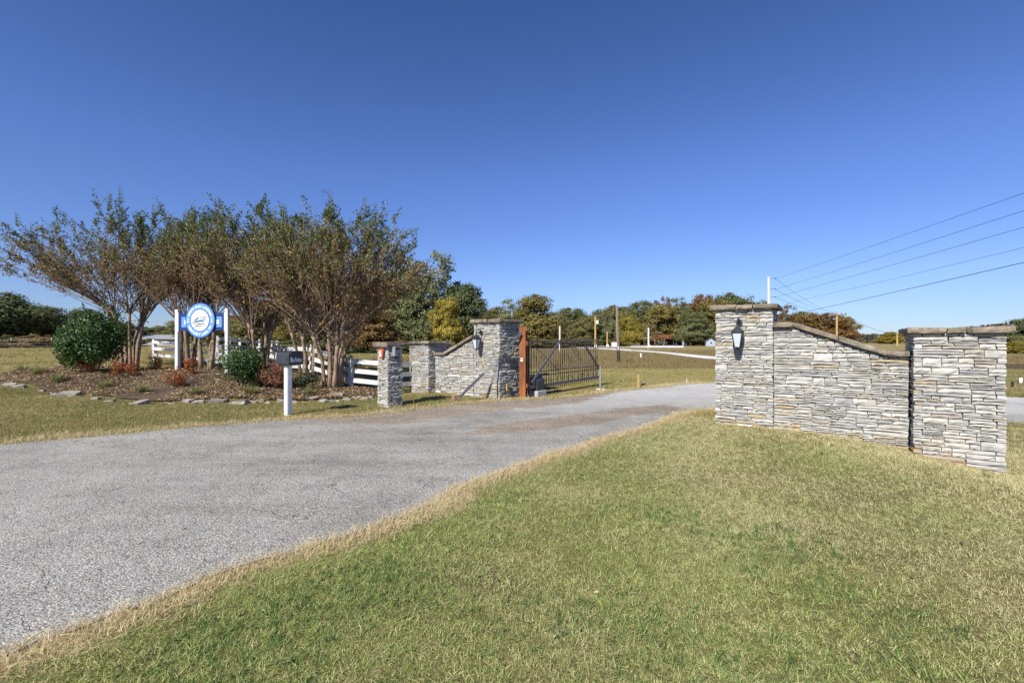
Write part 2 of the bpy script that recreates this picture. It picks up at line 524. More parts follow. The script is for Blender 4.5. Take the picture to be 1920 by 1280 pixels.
BED_B = jitter_line(smooth_line([(-17.6, 16.6), (-16, 17.4), (-14, 18), (-12, 18), (-10, 17.6), (-8, 17), (-6.4, 16.0), (-5.3, 15.0), (-4.6, 14.3), (-4.0, 13.7)], 120), .08, 6)

def ribbon(name, A, B, m, lift, mat, cols=None, lift_edge=None):
    n = len(A)
    t = np.linspace(0, 1, m)
    XY = A[:, None, :] * (1 - t[None, :, None]) + B[:, None, :] * t[None, :, None]
    Z = terr_np(XY[..., 0], XY[..., 1]) + lift
    V = np.dstack([XY, Z]).reshape(-1, 3)
    i, j = np.meshgrid(np.arange(n - 1), np.arange(m - 1), indexing='ij')
    a = (i * m + j).ravel()
    F = np.stack([a, a + m, a + m + 1, a + 1], axis=1)
    # upward normals
    p, q, r = V[F[0, 0]], V[F[0, 1]], V[F[0, 2]]
    if np.cross(q - p, r - p)[2] < 0:
        F = F[:, ::-1]
    me = np_mesh(name, V, F, smooth=True)
    if cols is not None:
        at_ = me.attributes.new('dirt', 'FLOAT', 'POINT')
        at_.data.foreach_set('value', cols(V).astype(np.float32))
    o = link(name, me, mat)
    tag(o, kind='structure')
    return o

def pip(X, Y, poly):
    X, Y = np.asarray(X), np.asarray(Y)
    inside = np.zeros(X.shape, bool)
    n = len(poly)
    j = n - 1
    for i in range(n):
        xi, yi = poly[i]
        xj, yj = poly[j]
        c = ((yi > Y) != (yj > Y)) & (X < (xj - xi) * (Y - yi) / (yj - yi + 1e-12) + xi)
        inside ^= c
        j = i
    return inside

def dist_line(X, Y, L):
    P = np.stack([np.asarray(X).ravel(), np.asarray(Y).ravel()], axis=1)
    out = np.empty(len(P))
    for i in range(0, len(P), 20000):
        out[i:i + 20000] = np.sqrt(((P[i:i + 20000, None, :] - L[None]) ** 2).sum(2)).min(1)
    return out.reshape(np.asarray(X).shape)

DRIVE_POLY = np.vstack([DR_LOW, DR_UP[::-1]])
BED_POLY = np.vstack([BED_F, BED_B[::-1]])

def blob(V, x, y, rx, ry, ang=0):
    c, s = math.cos(ang), math.sin(ang)
    dx, dy = V[:, 0] - x, V[:, 1] - y
    u, v = (c * dx + s * dy) / rx, (-s * dx + c * dy) / ry
    return np.exp(-(u * u + v * v))

UR = Vector((.82, -.572)).normalized()
RR = math.atan2(UR.y, UR.x)
NR = Vector((UR.y, -UR.x))
OR_ = Vector((3.85, 8.64))
def onR(t, p=0.0):
    return OR_ + UR * t + NR * p
def solve(o, u, px):
    k = (px - CX) / FPX
    return (k * o.y - o.x) / (u.x - k * u.y)
tE0 = solve(OR_ + NR * .3, UR, 1712)
tE1 = solve(OR_ + NR * .3, UR, 1889)

def axis(lo, hi, fine, far, g=1.22):
    a = list(np.arange(lo, hi + 1e-6, fine))
    s = fine
    while a[-1] < far:
        s *= g
        a.append(a[-1] + s)
    s = fine
    b = [lo]
    while b[-1] > -far:
        s *= g
        b.append(b[-1] - s)
    return np.array(sorted(set(b[1:] + a)))

def build_ground():
    xs = axis(-18, 18, .3, 1500)
    ys = axis(-4, 30, .3, 1800)
    X, Y = np.meshgrid(xs, ys, indexing='ij')
    Z = terr_np(X, Y)
    V = np.stack([X, Y, Z], axis=-1).reshape(-1, 3)
    m = len(ys)
    i, j = np.meshgrid(np.arange(len(xs) - 1), np.arange(m - 1), indexing='ij')
    a = (i * m + j).ravel()
    F = np.stack([a, a + m, a + m + 1, a + 1], axis=1)
    me = np_mesh('ground', V, F, smooth=True)
    lawn = np.array((.15, .135, .055)); mown = np.array((.32, .265, .11)); field = np.array((.20, .158, .078))
    leftf = np.array((.28, .225, .095)); far = np.array((.25, .21, .095))
    C = np.tile(lawn, (len(V), 1))
    x, y = V[:, 0], V[:, 1]
    sm = lambda e, w: np.clip(e / w + .5, 0, 1)[:, None]
    k = sm(y - 13.5, 2) * (x > -3)[:, None]
    C = C * (1 - k) + mown * k
    k = sm(y - (25.4 + .015 * x), .4) * sm(x + 3, 4)
    C = C * (1 - k) + field * k
    k = sm(-(x + 4) , 3) * sm(y - 16, 3)
    C = C * (1 - k) + leftf * k
    k = sm(y - 60, 30) * sm(x + 3, 4)
    C = C * (1 - k) + far * k
    k = sm(x - 12, 3) * sm(25 - y, 3)
    C = C * (1 - k) + np.array((.15, .135, .055)) * k
    near = (np.abs(x) < 12) & (y < 20)
    dl = np.full(len(x), 9.0)
    dl[near] = np.minimum(dist_line(x[near], y[near], DR_LOW), dist_line(x[near], y[near], DR_UP))
    k = np.clip(1.1 - dl / .32, 0, 1)[:, None]
    C = C * (1 - k) + np.array((.42, .345, .21)) * k
    for (t_, p_, s_) in ((tE0 + .05, .34, .22), (tE0 + .35, .42, .25), (tE0 + .65, .46, .22)):
        q = onR(t_, p_)
        k = np.exp(-(((x - q.x) ** 2 + (y - q.y) ** 2) / s_ ** 2))[:, None]
        C = C * (1 - k) + np.array((.46, .31, .16)) * k
    ca = me.color_attributes.new('zone', 'FLOAT_COLOR', 'POINT')
    ca.data.foreach_set('color', np.hstack([C, np.ones((len(V), 1))]).astype(np.float32).ravel())
    t = NT('ground_soil_and_grass')
    p = t.pos()
    n1 = t.noise(p, .35, 5, .65)
    n2 = t.noise(t.n('ShaderNodeMapping', ins={'Vector': p, 'Scale': (.35, 1.3, 1)}).outputs[0], 2.2, 6, .7)
    n3 = t.noise(p, 45, 3, .6)
    c = t.attr('zone', 'Color')
    c = t.mix(t.ramp(n1, [(.35, 0.0), (.7, .55)]), c, t.mix(1.0, c, (1.35, 1.15, .95), 'MULTIPLY'))
    c = t.mix(1.0, c, t.ramp(n2, [(.3, .62), (.5, 1.0), (.72, 1.35)]), 'MULTIPLY')
    c = t.mix(1.0, c, t.ramp(n3, [(.3, .65), (.7, 1.25)]), 'MULTIPLY')
    mat = t.bsdf(c, .95, 0, t.bump(t.math('ADD', n3, n2), .6, .05), .1)
    o = link('ground', me, mat)
    tag(o, kind='structure')

def drive_mat():
    t = NT('chip_seal_gravel')
    p = t.pos()
    vor = t.n('ShaderNodeTexVoronoi', feature='F1', ins={'Vector': p, 'Scale': 84.0})
    sep = t.n('ShaderNodeSeparateColor', ins={'Color': vor.outputs['Color']})
    chip = t.ramp(sep.outputs[0], [(0, (.23, .217, .19)), (.35, (.355, .342, .312)), (.8, (.42, .406, .372)), (.93, (.57, .55, .50)), (.97, (.50, .37, .24)), (1, (.64, .62, .57))])
    brown = t.ramp(sep.outputs[1], [(0, (.19, .145, .10)), (.5, (.32, .255, .185)), (.85, (.44, .37, .29)), (1, (.62, .58, .52))])
    crev = t.ramp(vor.outputs['Distance'], [(.34, 1.0), (.70, .57)])
    wob = t.n('ShaderNodeTexNoise', ins={'Vector': p, 'Scale': 2.2, 'Detail': 4.0})
    pw = t.n('ShaderNodeVectorMath', operation='ADD', ins={0: p, 1: t.n('ShaderNodeVectorMath', operation='SCALE', ins={0: wob.outputs['Color'], 'Scale': .8}).outputs[0]}).outputs[0]
    cr = t.n('ShaderNodeTexVoronoi', feature='DISTANCE_TO_EDGE', ins={'Vector': pw, 'Scale': 1.5}).outputs['Distance']
    cr2 = t.n('ShaderNodeTexVoronoi', feature='DISTANCE_TO_EDGE', ins={'Vector': pw, 'Scale': 6.5}).outputs['Distance']
    n0 = t.noise(p, .9, 5, .65)
    gate = t.ramp(t.noise(p, .8, 3), [(.42, 0.0), (.56, 1.0)])
    crack = t.math('MULTIPLY', t.ramp(cr, [(.0, .8), (.008, 0.0)]), gate)
    crack2 = t.math('MULTIPLY', t.ramp(cr2, [(.0, .6), (.028, 0.0)]), t.ramp(t.noise(p, 3.0, 3), [(.52, 0.0), (.62, 1.0)]))
    dn = t.math('ADD', t.attr('dirt'), t.math('MULTIPLY', t.math('SUBTRACT', t.noise(p, 2.6, 5, .7), .5), .9))
    dirt = t.ramp(dn, [(.32, 0.0), (.46, 1.0)])
    c = t.mix(dirt, chip, brown)
    c = t.mix(1.0, c, crev, 'MULTIPLY')
    c = t.mix(1.0, c, t.ramp(n0, [(.3, .78), (.5, 1.0), (.7, 1.16)]), 'MULTIPLY')
    trk = t.n('ShaderNodeMapping', ins={'Vector': p, 'Rotation': (0, 0, -.62), 'Scale': (.22, 1.0, 1)}).outputs[0]
    c = t.mix(1.0, c, t.ramp(t.noise(trk, 1.1, 4, .6), [(.34, (.80, .79, .77)), (.5, (1, 1, 1)), (.66, (1.1, 1.1, 1.1))]), 'MULTIPLY')
    yy = t.n('ShaderNodeSeparateXYZ', ins={'Vector': p}).outputs[1]
    fresh = t.math('MULTIPLY', t.math('MULTIPLY', t.math('SUBTRACT', yy, 9.5), .28, clamp=True), t.math('SUBTRACT', 1.0, dirt))
    c = t.mix(fresh, c, t.mix(.5, c, (.60, .585, .555)))
    ck = t.math('MAXIMUM', crack, crack2)
    c = t.mix(t.math('MULTIPLY', ck, t.math('SUBTRACT', 1.0, dirt)), c, (.035, .033, .03))
    h = t.math('SUBTRACT', t.math('SUBTRACT', t.math('MULTIPLY', t.noise(p, 20, 3), .5), vor.outputs['Distance']), t.math('MULTIPLY', ck, 1.2))
    return t.bsdf(c, .9, 0, t.bump(h, .7, .009), .15)

def bed_mat():
    t = NT('dark_mulch')
    p = t.pos()
    n = t.noise(p, 28, 5, .7)
    n2 = t.noise(p, .9, 4, .6)
    c = t.ramp(n, [(.3, (.028, .023, .02)), (.5, (.075, .056, .042)), (.7, (.17, .12, .08))])
    c = t.mix(t.ramp(n2, [(.4, 0.0), (.6, .6)]), c, t.ramp(n, [(.3, (.08, .056, .036)), (.6, (.21, .15, .095))]))
    return t.bsdf(c, .95, 0, t.bump(n, .9, .03), .1)

def pale_gravel_mat():
    t = NT('white_gravel')
    p = t.pos()
    n = t.noise(p, 1.2, 5, .7)
    return t.bsdf(t.ramp(n, [(.3, (.55, .53, .48)), (.7, (.72, .70, .66))]), .95, 0, t.bump(t.noise(p, 20, 3), .5, .03), .1)

build_ground()
def dirt_cols(V):
    x, y = V[:, 0], V[:, 1]
    d = np.zeros(len(V))
    du = dist_line(x, y, DR_UP)
    m = np.exp(-((x + .6) / 3.0) ** 2)
    d += 1.0 * m * np.clip(1.3 - du / 1.5, 0, 1)
    d += 1.0 * blob(V, .7, 8.55, 1.7, .5, .55)
    d += .7 * blob(V, 2.9, 10.3, 1.8, .5, .6)
    dl = dist_line(x, y, DR_LOW)
    d += .45 * np.clip(1 - dl / .5, 0, 1) * (x > 1.0)
    d += .25 * np.clip(1 - du / .5, 0, 1)
    return np.clip(d, 0, 1)
ribbon('driveway', DR_LOW, DR_UP, 60, .012, drive_mat(), dirt_cols)
ribbon('mulch_bed', BED_F, BED_B, 30, .035, bed_mat())
PG = pale_gravel_mat()
_fu = smooth_line([gp(1020, 649.6), gp(1085, 650.6), gp(1130, 652.6), gp(1220, 658.2), gp(1340, 669.0), (24, 35), (29, 31)], 60)
_fl = smooth_line([gp(1020, 651.0), gp(1085, 652.2), gp(1130, 654.6), gp(1220, 660.6), gp(1340, 674.0), (23, 32.5), (27.5, 29)], 60)
ribbon('gravel_lane', _fl, _fu, 6, .03, PG)
_pu = smooth_line([(25, 170), (35, 160), (48, 155), (58, 155)], 20)
_pl = smooth_line([(21, 118), (29, 112), (38, 106), (41, 108)], 20)
ribbon('gravel_yard', _pl, _pu, 6, .05, PG)

def build_hill():
    r = np.random.RandomState(9)
    n, m = 70, 8
    ang = np.linspace(math.radians(12), math.radians(75), n)
    V = []
    for a in ang:
        hh = 12 + 5 * math.sin(a * 9) + 3 * math.sin(a * 23 + 1) + r.rand() * .6
        for k in range(m):
            q = k / (m - 1)
            R = 480 + 260 * q
            V.append((R * math.sin(a), R * math.cos(a), -2 + hh * math.sin(q * PI / 2)))
    V = np.array(V)
    i, j = np.meshgrid(np.arange(n - 1), np.arange(m - 1), indexing='ij')
    a = (i * m + j).ravel()
    F = np.stack([a, a + 1, a + m + 1, a + m], axis=1)
    t = NT('far_wooded_hill')
    p = t.pos()
    n1 = t.noise(p, .06, 5, .7)
    c = t.ramp(n1, [(.3, (.055, .05, .03)), (.5, (.10, .08, .045)), (.7, (.15, .10, .05))])
    mat = t.bsdf(c, .95, 0, t.bump(n1, 1.0, 8.0), .05)
    tag(link('hill', np_mesh('hill', V, F, smooth=True), mat), kind='structure')
build_hill()

# ------------------------------------------------------------------ stone masonry
def slab_mesh(name, rng, nx=4, nz=2, jx=.03, jz=.10, jy=.18):
    """rough ledge stone, unit box, front at y=0 to back at y=1"""
    gx, gz = nx + 1, nz + 1
    V, F = [], []
    tilt = rng.uniform(-.06, .06)
    for k in range(gz):
        for i in range(gx):
            x = -.5 + i / nx
            z = -.5 + k / nz
            edge = i in (0, nx) or k in (0, nz)
            xx = x + (rng.uniform(-jx, jx) if i not in (0, nx) else -abs(rng.uniform(0, jx)) * (1 if x > 0 else -1))
            zz = z + (rng.uniform(-jz, jz) * .6 if k not in (0, nz) else -abs(rng.uniform(0, jz)) * (1 if z > 0 else -1)) + tilt * x * .4
            yy = rng.uniform(-jy, jy) * .6 + (.13 if edge else 0.0)
            V.append((xx, yy, zz))
    for k in range(nz):
        for i in range(nx):
            a = k * gx + i
            F.append((a, a + 1, a + gx + 1, a + gx))
    per = [i for i in range(gx)] + [k * gx + nx for k in range(1, gz)] + [nz * gx + i for i in range(nx - 1, -1, -1)] + [k * gx for k in range(nz - 1, 0, -1)]
    base = len(V)
    for p in per:
        V.append((V[p][0], 1.0, V[p][2]))
    n = len(per)
    for q in range(n):
        F.append((per[q], base + q, base + (q + 1) % n, per[(q + 1) % n]))
    me = bpy.data.meshes.new(name)
    me.from_pydata(V, [], F)
    me.update()
    me.materials.append(M['stone'])
    return me
_rs = random.Random(5)
SLABS = [slab_mesh('stone', _rs) for _ in range(30)]
STONE_COLS = [((.49, .475, .435), 5), ((.44, .428, .395), 4), ((.385, .378, .365), 3.4), ((.33, .327, .322), 1.6), ((.475, .45, .39), 3), ((.44, .385, .29), .8), ((.38, .345, .29), 1.0), ((.53, .515, .478), 3)]

def stone_col(rng, stain=0.0):
    c = rng.choices([x[0] for x in STONE_COLS], [x[1] for x in STONE_COLS])[0]
    if rng.random() < stain:
        c = (.42, .335, .215) if rng.random() < .6 else (.39, .33, .25)
    k = rng.uniform(.83, 1.02)
    return tuple(x * k for x in c)

def courses(rng, u0, u1, za, zb, hmean=.115):
    """ledge-stone pattern: bands broken into runs of one to three thin courses"""
    out = []
    z = za
    while z < zb - .02:
        H = min(rng.uniform(.6, 1.35) * hmean, zb - z)
        if zb - (z + H) < .04:
            H = zb - z
        u = u0
        while u < u1 - .01:
            w = rng.uniform(.2, .62)
            if u1 - (u + w) < .14:
                w = u1 - u
            nmax = max(1, int(H / .03))
            n = min(nmax, rng.choices([1, 2, 3, 4], [1.5, 4.4, 2.8, .4])[0])
            if H > .1 and n == 1 and w > .4:
                n = 2
            cuts = sorted(rng.uniform(.3, 1) for _ in range(n))
            hs = [rng.uniform(.7, 1.4) for _ in range(n)]
            s = sum(hs)
            zz = z
            for h in hs:
                h = h / s * H
                if w > .28 and rng.random() < .66:
                    c = u + w * rng.uniform(.28, .72)
                    out += [(u, c, zz, zz + h), (c, u + w, zz, zz + h)]
                else:
                    out.append((u, u + w, zz, zz + h))
                zz += h
            u += w
        z += H
    return out

GAP = .0065
def lay(root, rng, rects, place, ground=None, top=None, stuff=None, depth=.1):
    """place(u, z) -> (x, y, rotz) of the stone's front centre; ground(u), top(u) local heights"""
    if top is not None:                      # under a sloping cap the stones get shorter
        cut = []
        for (a, b, z0, z1) in rects:
            if z1 > min(top(a), top(b)) and z0 < max(top(a), top(b)) and b - a > .16:
                n = int(math.ceil((b - a) / .13))
                cut += [(a + (b - a) * i / n, a + (b - a) * (i + 1) / n, z0, z1) for i in range(n)]
            else:
                cut.append((a, b, z0, z1))
        rects = cut
    for (a, b, z0, z1) in rects:
        um = (a + b) / 2
        if ground is not None and z1 < max(ground(a), ground(b)) - .05 and z1 < min(ground(a), ground(b)) + .0:
            continue
        if top is not None:
            t = min(top(a), top(b))
            if z0 > t - .014:
                continue
            z1 = min(z1, t)
        w, h = b - a - GAP, z1 - z0 - GAP * .8
        if h < .010:
            continue
        stain = 0.0
        if ground is not None:
            e = z0 - ground(um)
            stain = .42 if e < .08 else (.16 if e < .22 else .03)
        x, y, rz = place(um)
        out = rng.uniform(-.014, .012)
        n = Vector((math.sin(rz), -math.cos(rz), 0))
        loc = Vector((x, y, (z0 + z1) / 2)) + n * out
        sc = (w, depth, h)
        me = rng.choice(SLABS)
        flip = rng.random() < .5
        if stuff is None:
            o = link('stone', me, None, root, loc, (PI if flip and False else 0, 0, rz), sc, stone_col(rng, stain))
        else:
            R = Matrix.Rotation(rz, 4, 'Z')
            MT = Matrix.Translation(loc) @ R @ Matrix.Diagonal((*sc, 1))
            base = len(stuff.v)
            stuff.v += [tuple(MT @ v.co) for v in me.vertices]
            stuff.f += [tuple(base + i for i in p.vertices) for p in me.polygons]

def rough_slab(rng, x0, x1, y0, y1, z0, z1, jit=.02, nx=4):
    """flagstone with broken edges"""
    top, pts = [], []
    for i in range(nx + 1):
        pts.append((x0 + (x1 - x0) * i / nx + (rng.uniform(-jit, jit) if 0 < i < nx else rng.uniform(-jit, jit) * .3), y0 + rng.uniform(-jit, jit)))
    ny = 3
    for i in range(1, ny):
        pts.append((x1 + rng.uniform(-jit, jit) * .4, y0 + (y1 - y0) * i / ny))
    for i in range(nx, -1, -1):
        pts.append((x0 + (x1 - x0) * i / nx + (rng.uniform(-jit, jit) if 0 < i < nx else 0), y1 + rng.uniform(-jit, jit)))
    for i in range(ny - 1, 0, -1):
        pts.append((x0 + rng.uniform(-jit, jit) * .4, y0 + (y1 - y0) * i / ny))
    n = len(pts)
    cx, cy = (x0 + x1) / 2, (y0 + y1) / 2
    V = []
    levels = [(z0, .985), (z0 + (z1 - z0) * .35, 1.0), (z0 + (z1 - z0) * .8, .995), (z1, .965)]
    for zz, s in levels:
        for p in pts:
            j = rng.uniform(-jit, jit) * .35
            V.append((cx + (p[0] - cx) * s + j, cy + (p[1] - cy) * s + j, zz + rng.uniform(-.3, .3) * jit))
    F = []
    for l in range(3):
        for i in range(n):
            k = (i + 1) % n
            F.append((l * n + i, l * n + k, (l + 1) * n + k, (l + 1) * n + i))
    F.append(tuple(range(3 * n, 4 * n)))
    F.append(tuple(reversed(range(n))))
    return V, F

def cap_piece(root, rng, x0, x1, y0, y1, z0, z1, slope=None, jit=.02):
    V, F = rough_slab(rng, x0, x1, y0, y1, z0, z1, jit)
    if slope:
        V = [(x, y, z + slope(x)) for x, y, z in V]
    mb = MB()
    mb.add(V, F)
    k = rng.uniform(.85, 1.2)
    return mb.build('cap_stone', M['cap'], root, color=(k, k * rng.uniform(.94, 1.02), k * rng.uniform(.86, 1.02)))

def pillar(name, label, cat, org, rotz, Wd, D, ztop, seed, faces, capth=.085, over=.075, ncap=3, group=None, hmean=.115):
    """org: world x,y of the front left corner; ztop absolute"""
    rng = random.Random(seed)
    R = Matrix.Rotation(rotz, 2)
    wpt = lambda x, y: (org[0] + (R @ Vector((x, y))).x, org[1] + (R @ Vector((x, y))).y)
    zg = min(terr(*wpt(x, y)) for x in (0, Wd) for y in (0, D))
    root = thing(name, label, cat, (org[0], org[1], zg), rotz, group)
    H = ztop - zg
    hw = H - capth
    gl = lambda x, y: terr(*wpt(x, y)) - zg
    c = MB()
    i = .045
    c.box((Wd / 2, D / 2, (hw - .15) / 2), (Wd - 2 * i, D - 2 * i, hw + .15 - .002))
    c.build('core', M['mortar'], root)
    # shared bands so that quoins turn the corner alternately
    bands = []
    z = -.06
    while z < hw - .01:
        h = min(rng.uniform(.7, 1.3) * hmean, hw - z)
        if hw - (z + h) < .05:
            h = hw - z
        bands.append((z, z + h))
        z += h
    dpt = .1
    stuff = MB()
    for bi, (z0, z1) in enumerate(bands):
        odd = bi % 2
        for f in ('front', 'right', 'left', 'back'):
            L = Wd if f in ('front', 'back') else D
            a, b = (0, L) if (f in ('front', 'back')) == bool(odd) else (dpt + .004, L - dpt - .004)
            rects = courses(rng, a, b, z0, z1, hmean=z1 - z0)
            if f == 'front':
                pl = lambda u: (u, 0, 0.0); g = lambda u: gl(u, 0)
            elif f == 'back':
                pl = lambda u: (u, D, PI); g = lambda u: gl(u, D)
            elif f == 'right':
                pl = lambda u: (Wd, u, PI / 2); g = lambda u: gl(Wd, u)
            else:
                pl = lambda u: (0, u, -PI / 2); g = lambda u: gl(0, u)
            lay(root, rng, rects, pl, g, None, None if f in faces else stuff, dpt)
    if stuff.v:
        me = stuff.mesh('stone_facing')
        o = link('stone_facing', me, M['stone'], root, color=(.4, .4, .385))
        o['kind'] = 'stuff'
    cuts = [-over] + sorted(Wd * (k + 1) / ncap + rng.uniform(-.09, .09) for k in range(ncap - 1)) + [Wd + over]
    for k in range(ncap):
        cap_piece(root, rng, cuts[k] + .004, cuts[k + 1] - .004, -over, D + over, hw + .003, H + rng.uniform(-.012, .012))
    return root

def wing(name, label, cat, org, rotz, L, D, prof, seed, capth=.08, group=None):
    """prof: list of (u, absolute top z)"""
    rng = random.Random(seed)
    R = Matrix.Rotation(rotz, 2)
    wpt = lambda x, y: (org[0] + (R @ Vector((x, y))).x, org[1] + (R @ Vector((x, y))).y)
    zg = min(terr(*wpt(x, 0)) for x in np.linspace(0, L, 6))
    root = thing(name, label, cat, (org[0], org[1], zg), rotz, group)
    us, zs = [p[0] for p in prof], [p[1] - zg for p in prof]
    topc = lambda u: float(np.interp(u, us, zs))
    top = lambda u: topc(u) - capth
    c = MB()
    i = .045
    poly = [(0.0, -.15), (L, -.15)] + [(min(max(u, 0.0), L), topc(u) - capth - .004) for u in reversed(us)]
    c.prism(poly, i, D - i)
    c.build('core', M['mortar'], root)
    g = lambda u: terr(*wpt(u, 0)) - zg
    stuff = MB()
    lay(root, rng, courses(rng, .004, L - .004, -.06, max(zs)), lambda u: (u, 0, 0.0), g, top, None)
    lay(root, rng, courses(rng, .004, L - .004, -.06, max(zs)), lambda u: (u, D, PI), g, top, stuff)
    o = link('stone_facing', stuff.mesh('stone_facing'), M['stone'], root, color=(.4, .4, .385))
    o['kind'] = 'stuff'
    for k in range(len(prof) - 1):
        (a, za), (b, zb) = (us[k], zs[k]), (us[k + 1], zs[k + 1])
        n = max(1, round((b - a) / .55))
        for q in range(n):
            p0, p1 = a + (b - a) * q / n, a + (b - a) * (q + 1) / n
            s = (zb - za) / (b - a)
            m = za
            e = .0025 * (q % 2)
            cap_piece(root, rng, p0 + .003, p1 - .003, -.065 - e, D + .065, -capth, 0.0, lambda x, s=s, a=a, za=za: za + s * (x - a) + e, jit=.014)
    return root

GP = 'stone pillars and walls of the entrance'
pillar('gate_pillar', 'tallest pale stone pillar with a lantern, right of the driveway opening', 'pillar', onR(0), RR, .968, .95, 2.225, 11, ('front', 'left', 'right'))
wing('stone_wall', 'long pale stacked stone wall sloping down between the tall lantern pillar and the wide end pillar', 'wall', onR(.971), RR, tE0 - .974, .5,
     [(0.0, 1.885), (.31, 1.885), (1.56, 1.40), (tE0 - .974, 1.40)], 12)
pillar('end_pillar', 'wide low stone pillar closest to the camera, ending the wall at the edge of the lawn', 'pillar', onR(tE0, .3), RR, tE1 - tE0, .95, 1.755, 13, ('front', 'left', 'right'), ncap=3)

UL = Vector((.77, -.64)).normalized()
RL = math.atan2(UL.y, UL.x)
NL = Vector((UL.y, -UL.x))
OL = Vector((-.33, 12.11))
def onL(t, p=0.0):
    return OL + UL * t + NL * p
tP = solve(OL, UL, 888)
pillar('gate_pillar', 'tall stone pillar with a lantern beside the rusty orange gate post', 'pillar', onL(tP), RL, -tP, .88, 2.15, 21, ('front', 'right'), capth=.09)
tQ1 = solve(OL + NL * .25, UL, 803)
tQ0 = solve(OL + NL * .25, UL, 767)
Lw = tP - tQ1 - .006
wing('stone_wall', 'short stone wall rising from the low cornered pillar to the lantern pillar behind the steel strut', 'wall', onL(tQ1 + .003), RL, Lw, .5,
     [(0.0, 1.22), (.42, 1.22), (Lw, 1.74)], 22)
pillar('end_pillar', 'low wide stone pillar behind the small pillar where the white fence ends', 'pillar', onL(tQ0, .25), RL, tQ1 - tQ0, .9, 1.555, 23, ('front', 'right'), capth=.075, ncap=3)
_c = Vector((-2.91, 10.66)) - UL * .44
pillar('keypad_pillar', 'small slim stone pillar with a keypad, standing alone on the grass by the driveway', 'pillar', _c, RL, .44, .43, 1.53, 31, ('front', 'right'), capth=.11, over=.09, ncap=1, hmean=.12)

# ------------------------------------------------------------------ wall lanterns
def lantern(loc, rotz, label):
    """local -y points away from the wall, wall at y=0"""
    r = thing('wall_lantern', label, 'lantern', loc, rotz, 'lanterns on the gate pillars')
    yc = -.19
    MB().lathe([(.055, 0), (.055, .018)], n=14).build('back_plate', M['black_metal'], r, loc=(0, -.002, .33), rot=(PI / 2, 0, 0))
    pts = [(0, -.02, .33)] + [(0, -.02 - .17 * (1 - math.cos(a)) / 2, .33 + .075 * math.sin(a)) for a in np.linspace(.3, PI, 9)] + [(0, yc, .27)]
    MB().tube(pts, .011, 8).build('arm', M['black_metal'], r, smooth=True)
    sp = [(0, -.085 + (.05 - .004 * k) * math.cos(k * .6), .30 + (.05 - .004 * k) * math.sin(k * .6)) for k in range(11)]
    MB().tube(sp, .007, 6).build('scroll', M['black_metal'], r, smooth=True)
    MB().lathe([(.012, .30), (.02, .285), (.012, .27), (.03, .262), (.035, .25), (.06, .235), (.125, .175), (.135, .165), (.135, .15), (.115, .15)], (0, yc, 0), 4, PI / 4).build('hood', M['black_metal'], r)
    b = MB()
    t_, b_ = .118, .062
    zt, zb = .15, -.12
    cs = [(math.cos(PI / 4 + k * PI / 2), math.sin(PI / 4 + k * PI / 2)) for k in range(4)]
    for c, s in cs:
        b.bar((c * t_, yc + s * t_, zt), (c * b_, yc + s * b_, zb), .014)
    for (rr, z) in ((t_, zt - .006), (b_, zb)):
        for k in range(4):
            b.bar((cs[k][0] * rr, yc + cs[k][1] * rr, z), (cs[(k + 1) % 4][0] * rr, yc + cs[(k + 1) % 4][1] * rr, z), .014)
    b.build('cage', M['black_metal'], r)
    for k in range(4):
        a, c = cs[k], cs[(k + 1) % 4]
        q = .955
        v = [(a[0] * t_ * q, yc + a[1] * t_ * q, zt - .012), (c[0] * t_ * q, yc + c[1] * t_ * q, zt - .012), (c[0] * b_ * q, yc + c[1] * b_ * q, zb + .008), (a[0] * b_ * q, yc + a[1] * b_ * q, zb + .008)]
        nrm = Vector(((a[0] + c[0]) / 2, (a[1] + c[1]) / 2, -.2)).normalized() * -.004
        mb = MB()
        mb.add(v + [tuple(Vector(p) + nrm) for p in v], [(0, 1, 2, 3), (7, 6, 5, 4), (0, 4, 5, 1), (1, 5, 6, 2), (2, 6, 7, 3), (3, 7, 4, 0)])
        mb.build('pane', M['glass'], r)
    MB().lathe([(.06, -.12), (.05, -.135), (.02, -.145), (.012, -.155), (.02, -.165), (.012, -.18), (.003, -.19)], (0, yc, 0), 8).build('finial', M['black_metal'], r)

p = onR(solve(OR_, UR, 1386.5), .018)
lantern((p.x, p.y, EYE + p.y * (640 - 638.5) / FPX), RR, 'black lantern with frosted panes on the tall pillar right of the driveway')
p = onL(solve(OL, UL, 903), .018)
lantern((p.x, p.y, EYE + p.y * (640 - 645.5) / FPX), RL, 'black lantern on the pillar next to the rusty gate post')

